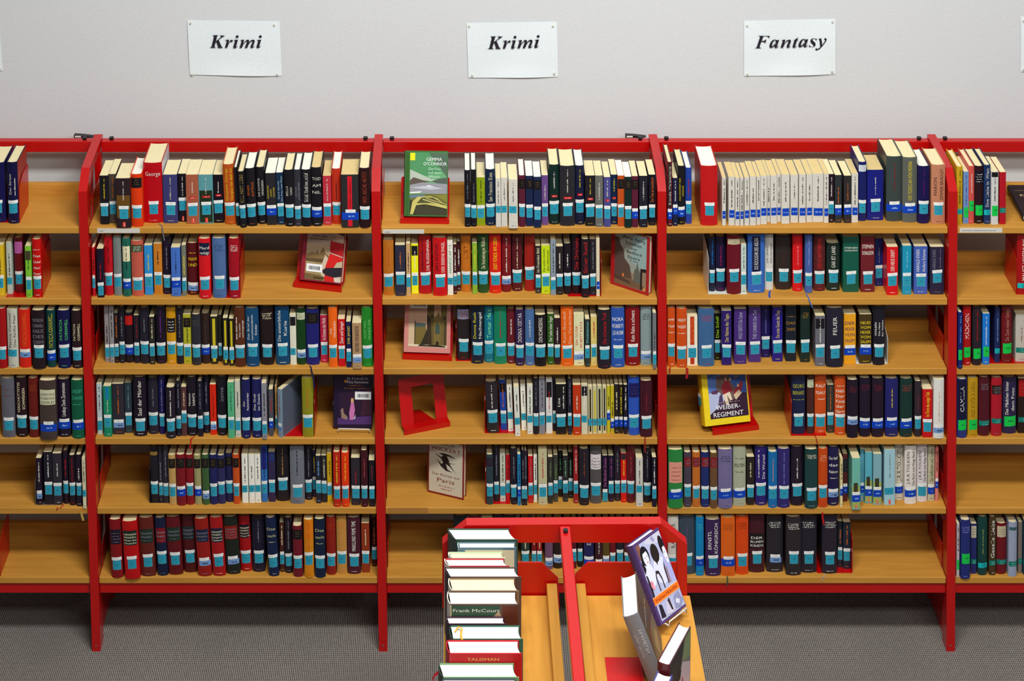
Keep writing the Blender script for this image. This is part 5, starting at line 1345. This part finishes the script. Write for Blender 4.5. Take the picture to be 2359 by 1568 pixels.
r0, r1 = at_y(1289, 1212, YT).x, at_y(1313.5, 1212, YT).x; zr = at_y(1300, 1210, YT).z
tb('centre_rail', r0, r1, YN, YT - .001, zr - .03, zr, M_RED, .002)
tb('lower_tray', xL0 + .02, xR1 - .02, YN, YT - .001, .35, .37)
p = at_z(1303, 1225, zr); b = MB(); b.tube([(p.x, p.y, zr), (p.x, p.y, zr + .005), (p.x, p.y, zr + .007)], .0065, n=12); b.xform(TI).build('knob', M_BLACK, tro)
p = at_z(1300, 1199, zr + .002); b = MB(); b.tube([(p.x, p.y, zr - .001), (p.x, p.y, zr + .0030)], .003, n=10); b.xform(TI).build('screw', M_BLACK, tro)
# books standing spine outward on the left tray
ycur = YT - 0.006
LB = [  # xl, xr, v back, v front, cover, spine, page, label, front text
 (1050, 1193, 1217, 1243, '#2c4438', '#343c34', '#f4f4e4', 'thick dark green book farthest back on the left trolley tray', None),
 (1058, 1190, 1248, 1262, '#506c7c', '#9cb4b8', '#eceedc', 'slim blue-grey book, second from back on the left trolley tray', '#c8bfa0'),
 (1040, 1165, 1271, 1285, '#b8c8a8', '#d8dcc8', '#ecdcb4', 'slim pale green book with cream pages on the left trolley tray', None),
 (1036, 1174, 1286, 1304, '#b02c34', '#d8c8b8', '#f8f8f0', 'white-spined book with thin red boards on the left trolley tray', None),
 (1038, 1201, 1306, 1329, '#503c38', '#302028', '#f4f2e0', 'brown-covered book with white pages, fifth from back on the trolley', None),
 (1042, 1196, 1331, 1361, '#7c6048', '#d8d4c0', '#efdfb4', 'thick book with cream-yellow pages, white spine, left trolley tray', None),
 (1037, 1196, 1361, 1392, '#54382c', '#c8c0b4', '#f6f2de', 'brown picture-cover book with green title band on the left trolley tray', 'FM'),
 (1034, 1168, 1420, 1437, '#3c1c30', '#302028', '#eef0dc', 'low plum-covered book in front of the green title band, left trolley tray', None),
 (1043, 1205, 1440, 1472, '#2c5c48', '#283c34', '#f8f8ec', 'dark green book with yellow ribbon marker on the left trolley tray', None),
 (1036, 1203, 1474, 1505, '#b81420', '#b01420', '#fbfbf4', 'bright red book with gold title on the left trolley tray', 'TA'),
 (1021, 1196, 1527, 1560, '#6c9468', '#2c3c30', '#f0f2e2', 'pale green book nearest the camera on the left trolley tray', None),
 (1026, 1196, 1563, 1600, '#3c4450', '#3c4450', '#f0f2e2', 'grey book half hidden at the bottom photo edge on the trolley', None)]
SKW = {1217: 19, 1248: 2, 1271: 7, 1286: 12, 1306: 13, 1331: 8, 1361: 5, 1527: 10}
for (xl, xr, vb_, vf_, cov, spi, pg, lab, fx) in LB:
    ztop = at_y(1100, vb_, ycur).z; H_ = ztop - zt; yf = at_z(1100, vf_, ztop).y; T_ = ycur - yf
    x0 = at_y(xl, vb_, ycur).x if False else at_z(xl, vf_, ztop).x; x1 = at_z(xr, vf_, ztop).x
    skw = SKW.get(vb_, 6) / 860; M = frame(Vector((x0 - skw, yf, zt + .0004)), (1, 0, 0), (0, 0, 1)); W_ = x1 - x0
    art = txt = None
    if fx == 'FM':
        art = [(pa((.02,.70),(.72,.70),(.72,.985),(.02,.985)), '#2c4434'), (pa((.0,.0),(.02,0),(.02,.99),(.0,.99)), '#a89878'), (pa((.1,.5),(.7,.5),(.7,.8),(.1,.8)), '#3c4038'), (pa((.6,.78),(.7,.9),(.82,.7),(.84,.5),(.78,.5)), '#a08464'), (pa((.72,.5),(.98,.5),(.98,.97),(.76,.97)), '#5c2c1c')]
        txt = [('Frank McCourt', .04, .885, .68, .07, '#c8ccb8')]
    elif fx == 'TA': txt = [('TALISMAN', .24, .865, .44, .08, '#c89850')]; art = [(pa((.02,.02),(.98,.02),(.98,.98),(.02,.98)), '#a81018')]
    elif fx: art = [(pa((.1,.02),(.96,.02),(.96,.97),(.1,.97)), fx)]
    o = posed_book('trolley_book', M, W_, T_, H_, cov, cov, spi, pg, art=art, texts=txt, label=lab, group='books standing on the left trolley tray', skew=skw)
    if 'yellow ribbon' in lab:
        m = MB(); zz = H_ + .0005
        m.ribbon([(.012, T_ * .5, zz), (.022, T_ * .8, zz + .004), (.03, T_ * .55, zz + .006), (.027, T_ * .2, zz + .003), (.03, -.001, zz), (.031, -.003, zz - .02)], (.005, 0, 0), lin('#c89c30')); m.build('bookmark_ribbon', M_LABEL, o)
    if 'bright red' in lab:
        m = MB(); m.ribbon([(0.0, T_ * .5, H_ * .55), (-.015, T_ * .45, H_ * .56), (-.03, T_ * .4, H_ * .50), (-.036, T_ * .35, H_ * .42)], (0, .004, .006), lin('#a0141c')); m.build('bookmark_ribbon', M_LABEL, o)
    ycur = yf - 0.0015
# display pieces on the right tray
def EL(cx, cz, rx, rz): return [(cx + rx * math.cos(t * math.pi / 9), cz + rz * math.sin(t * math.pi / 9)) for t in range(18)]
zq = zt + .036; P = at_z(1523, 1440, zq); Q = at_z(1581, 1395, zq); L = lean_frame(P, Q - P, 30); Hh = solve_h(L, 1256)
posed_book('trolley_book', L, (Q - P).length, .030, Hh, '#3c2858', '#4c3868', '#402c58', '#fafaf2', floor_z=zt + .006, label='tall purple book with painted women, propped face out on right trolley tray',
   art=[(pa((.07,.03),(.985,.03),(.985,.965),(.07,.965)), '#a4a8c8'), (pa((.07,.78),(.2,.82),(.2,.965),(.07,.965)), '#7c5040'), (pa((.35,.93),(.5,.965),(.985,.965),(.985,.84),(.72,.86),(.5,.9)), '#b8b8c8'), (pa((.6,.95),(.7,.96),(.75,.9),(.68,.88)), '#8c8cb0'),
        (EL(.62,.55,.24,.17), '#c8cae0'), (EL(.22,.57,.17,.15), '#ccd0e8'), (EL(.85,.5,.13,.16), '#9c9ccc'), (EL(.26,.80,.15,.125), '#16121a'), (pa((.12,.82),(.16,.66),(.08,.60),(.07,.74)), '#16121a'), (EL(.27,.775,.095,.10), '#d8dcec'), (pa((.2,.64),(.2,.7),(.3,.7),(.28,.62)), '#d0d4e8'),
        (pa((.22,.785),(.245,.793),(.265,.785),(.245,.778)), '#3c4c90'), (pa((.30,.79),(.325,.797),(.345,.788),(.325,.782)), '#3c4c90'), (pa((.265,.775),(.285,.775),(.28,.745),(.265,.742)), '#b8bcd4'), (pa((.255,.722),(.29,.73),(.31,.72),(.285,.711)), '#b82838'), (pa((.13,.84),(.22,.90),(.36,.89),(.32,.85),(.2,.84)), '#16121a'),
        (EL(.60,.765,.135,.115), '#241a18'), (pa((.52,.70),(.56,.62),(.62,.68)), '#241a18'), (EL(.9,.80,.085,.12), '#1c1418'), (EL(.925,.68,.06,.115), '#d0d2e4'), (pa((.89,.705),(.91,.715),(.93,.705),(.91,.697)), '#3c4c90'), (pa((.9,.63),(.925,.638),(.94,.628),(.92,.62)), '#c03848'), (pa((.85,.86),(.985,.86),(.985,.78),(.9,.77),(.85,.8)), '#1c1418'),
        (pa((.07,.60),(.12,.58),(.14,.42),(.12,.32),(.07,.32)), '#221820'), (EL(.17,.46,.05,.05), '#c8788c'), (EL(.2,.43,.035,.035), '#d894a4'), (pa((.36,.34),(.36,.5),(.42,.58),(.52,.56),(.56,.46),(.56,.34),(.53,.34),(.53,.45),(.49,.53),(.42,.54),(.39,.48),(.39,.34)), '#2c2228'), (pa((.70,.36),(.72,.55),(.78,.62),(.76,.5),(.74,.36)), '#3a2c30'), (pa((.76,.36),(.78,.52),(.82,.56),(.80,.36)), '#8c6c60'),
        (pa((.1,.06),(.14,.22),(.24,.2),(.26,.05)), '#241c2a'), (pa((.3,.06),(.4,.2),(.55,.18),(.62,.06),(.5,.04)), '#b8b4c8'), (pa((.46,.2),(.5,.08),(.56,.06),(.54,.22)), '#30262c'), (pa((.64,.06),(.7,.2),(.9,.22),(.96,.1),(.85,.04)), '#8486a8'), (pa((.7,.12),(.76,.16),(.86,.12),(.8,.08)), '#c8c8d4'),
        (pa((.02,.232),(.985,.232),(.985,.325),(.02,.325)), '#ecb48c'), (pa((.02,.240),(.98,.240),(.98,.317),(.02,.317)), '#e06818')],
   texts=[('Pralinen FRAUEN', .10, .258, .8, .05, '#5c1c0c')])
n_ = Vector(((Q - P).y, -(Q - P).x, 0)).normalized(); hv = Vector(L.col[2][:3]); bk = Vector(L.col[1][:3]); T3 = .030
up = Vector((0, 0, max(0, zt + .006 - (P + bk * T3).z)))
P, Q = P + up, Q + up
dn = -hv * .0035; Q0, Q1 = P + (Q - P) * .16 + dn, Q - (Q - P) * .16 + dn
A0, A1 = Q0 + n_ * .012, Q1 + n_ * .012
B0, B1 = P + bk * (T3 + .004) + (Q - P) * .08, Q + bk * (T3 + .004) - (Q - P) * .08
G0, G1 = B0 + (Q - P) * .08, B1 - (Q - P) * .08
def fl(p): return Vector((p.x, p.y, zt + .0028))
wire('wire_stand', [fl(B0), B0 + hv * .09, G0 + hv * .09, G0 + dn, Q0, A0, A0 + Vector((0, 0, .012)), A1 + Vector((0, 0, .012)), A1, Q1, G1 + dn, G1 + hv * .09, B1 + hv * .09, fl(B1)], 'white wire book stand under the purple book on the right trolley tray')
zg = zt + .19
def top_book(bl, br, tl, zt_, h, **k):
    A = at_z(*bl, zt_); B_ = at_z(*br, zt_); D_ = at_z(*tl, zt_); w = D_ - A; T_ = (B_ - A).length
    h = Vector(h); H_ = h.length; O = B_ - h; w.z = 0
    posed_book('trolley_book', frame(O, w, h), w.length, T_, H_, floor_z=zt + .0006, **k)
top_book((1439, 1424), (1471, 1412), (1434, 1330), zg, (-.067, 0, .1755), cover='#6c6c70', front='#584838', spine='#7c7c80', pages='#fbfbf6', label='grey-spined book leaning left beside the purple book on right trolley tray',
   art=[(pa((.02,.02),(.98,.02),(.98,.98),(.02,.98)), '#4c3c30'), (pa((.02,.02),(.98,.02),(.98,.4),(.4,.5),(.02,.3)), '#6c5c48'), (pa((.5,.6),(.98,.6),(.98,.96),(.5,.96)), '#54442c'), (pa((.3,.3),(.7,.36),(.8,.2),(.4,.1)), '#8c7854')], texts=[('~', .1, .7, .7, .05, '#b8b0a0'), ('~', .1, .5, .7, .05, '#a83838')],
   spine_txt=[('FRANKLIN', .78, .34, .012, '#c8c8c8', .2), ('Tiefer Grund', .74, .34, .009, '#b0b0b4', .62)])
top_book((1513, 1527), (1543, 1531), (1562, 1438), zg - .012, (0, 0, .176), cover='#4c1420', front='#54343c', spine='#500c18', pages='#fbf6e6', label='maroon-spined book with pink and grey cover on the right trolley tray',
   art=[(pa((.02,.02),(.98,.02),(.98,.98),(.02,.98)), '#6c6c68'), (pa((.02,.5),(.5,.6),(.7,.98),(.02,.98)), '#302c2c'), (pa((.6,.7),(.98,.6),(.98,.98),(.7,.98)), '#74845c'), (pa((.4,.5),(.6,.7),(.98,.5),(.98,.1),(.4,.1)), '#b8a8b0'), (pa((.45,.3),(.6,.5),(.7,.3),(.6,.15)), '#a04858'), (pa((.3,.55),(.4,.68),(.55,.62),(.5,.5)), '#2c2024')])
top_book((1492, 1600), (1528, 1603), (1514, 1551), zg - .03, (0, 0, .158), cover='#44448c', front='#44448c', spine='#3c3c70', pages='#f4f4ee', label='blue-covered book just showing at the bottom photo edge, right trolley tray')
a = at_z(1393, 1514, zt + .0005); b_ = at_z(1492, 1516, zt + .0005)
be = empty('bookend', (a.x, a.y, zt)); m = MB(); m.box(0, .724 - a.x, -.14, 0, .0003, .0015); m.build('base_plate', M_RED, be)
m = MB(); m.box(.724 - a.x, .7255 - a.x, -.14, 0, .0003, .011); m.build('side_plate', M_RED, be); tag(be, 'red metal bookend lying on the right trolley tray', 'bookend', 'metal bookends')
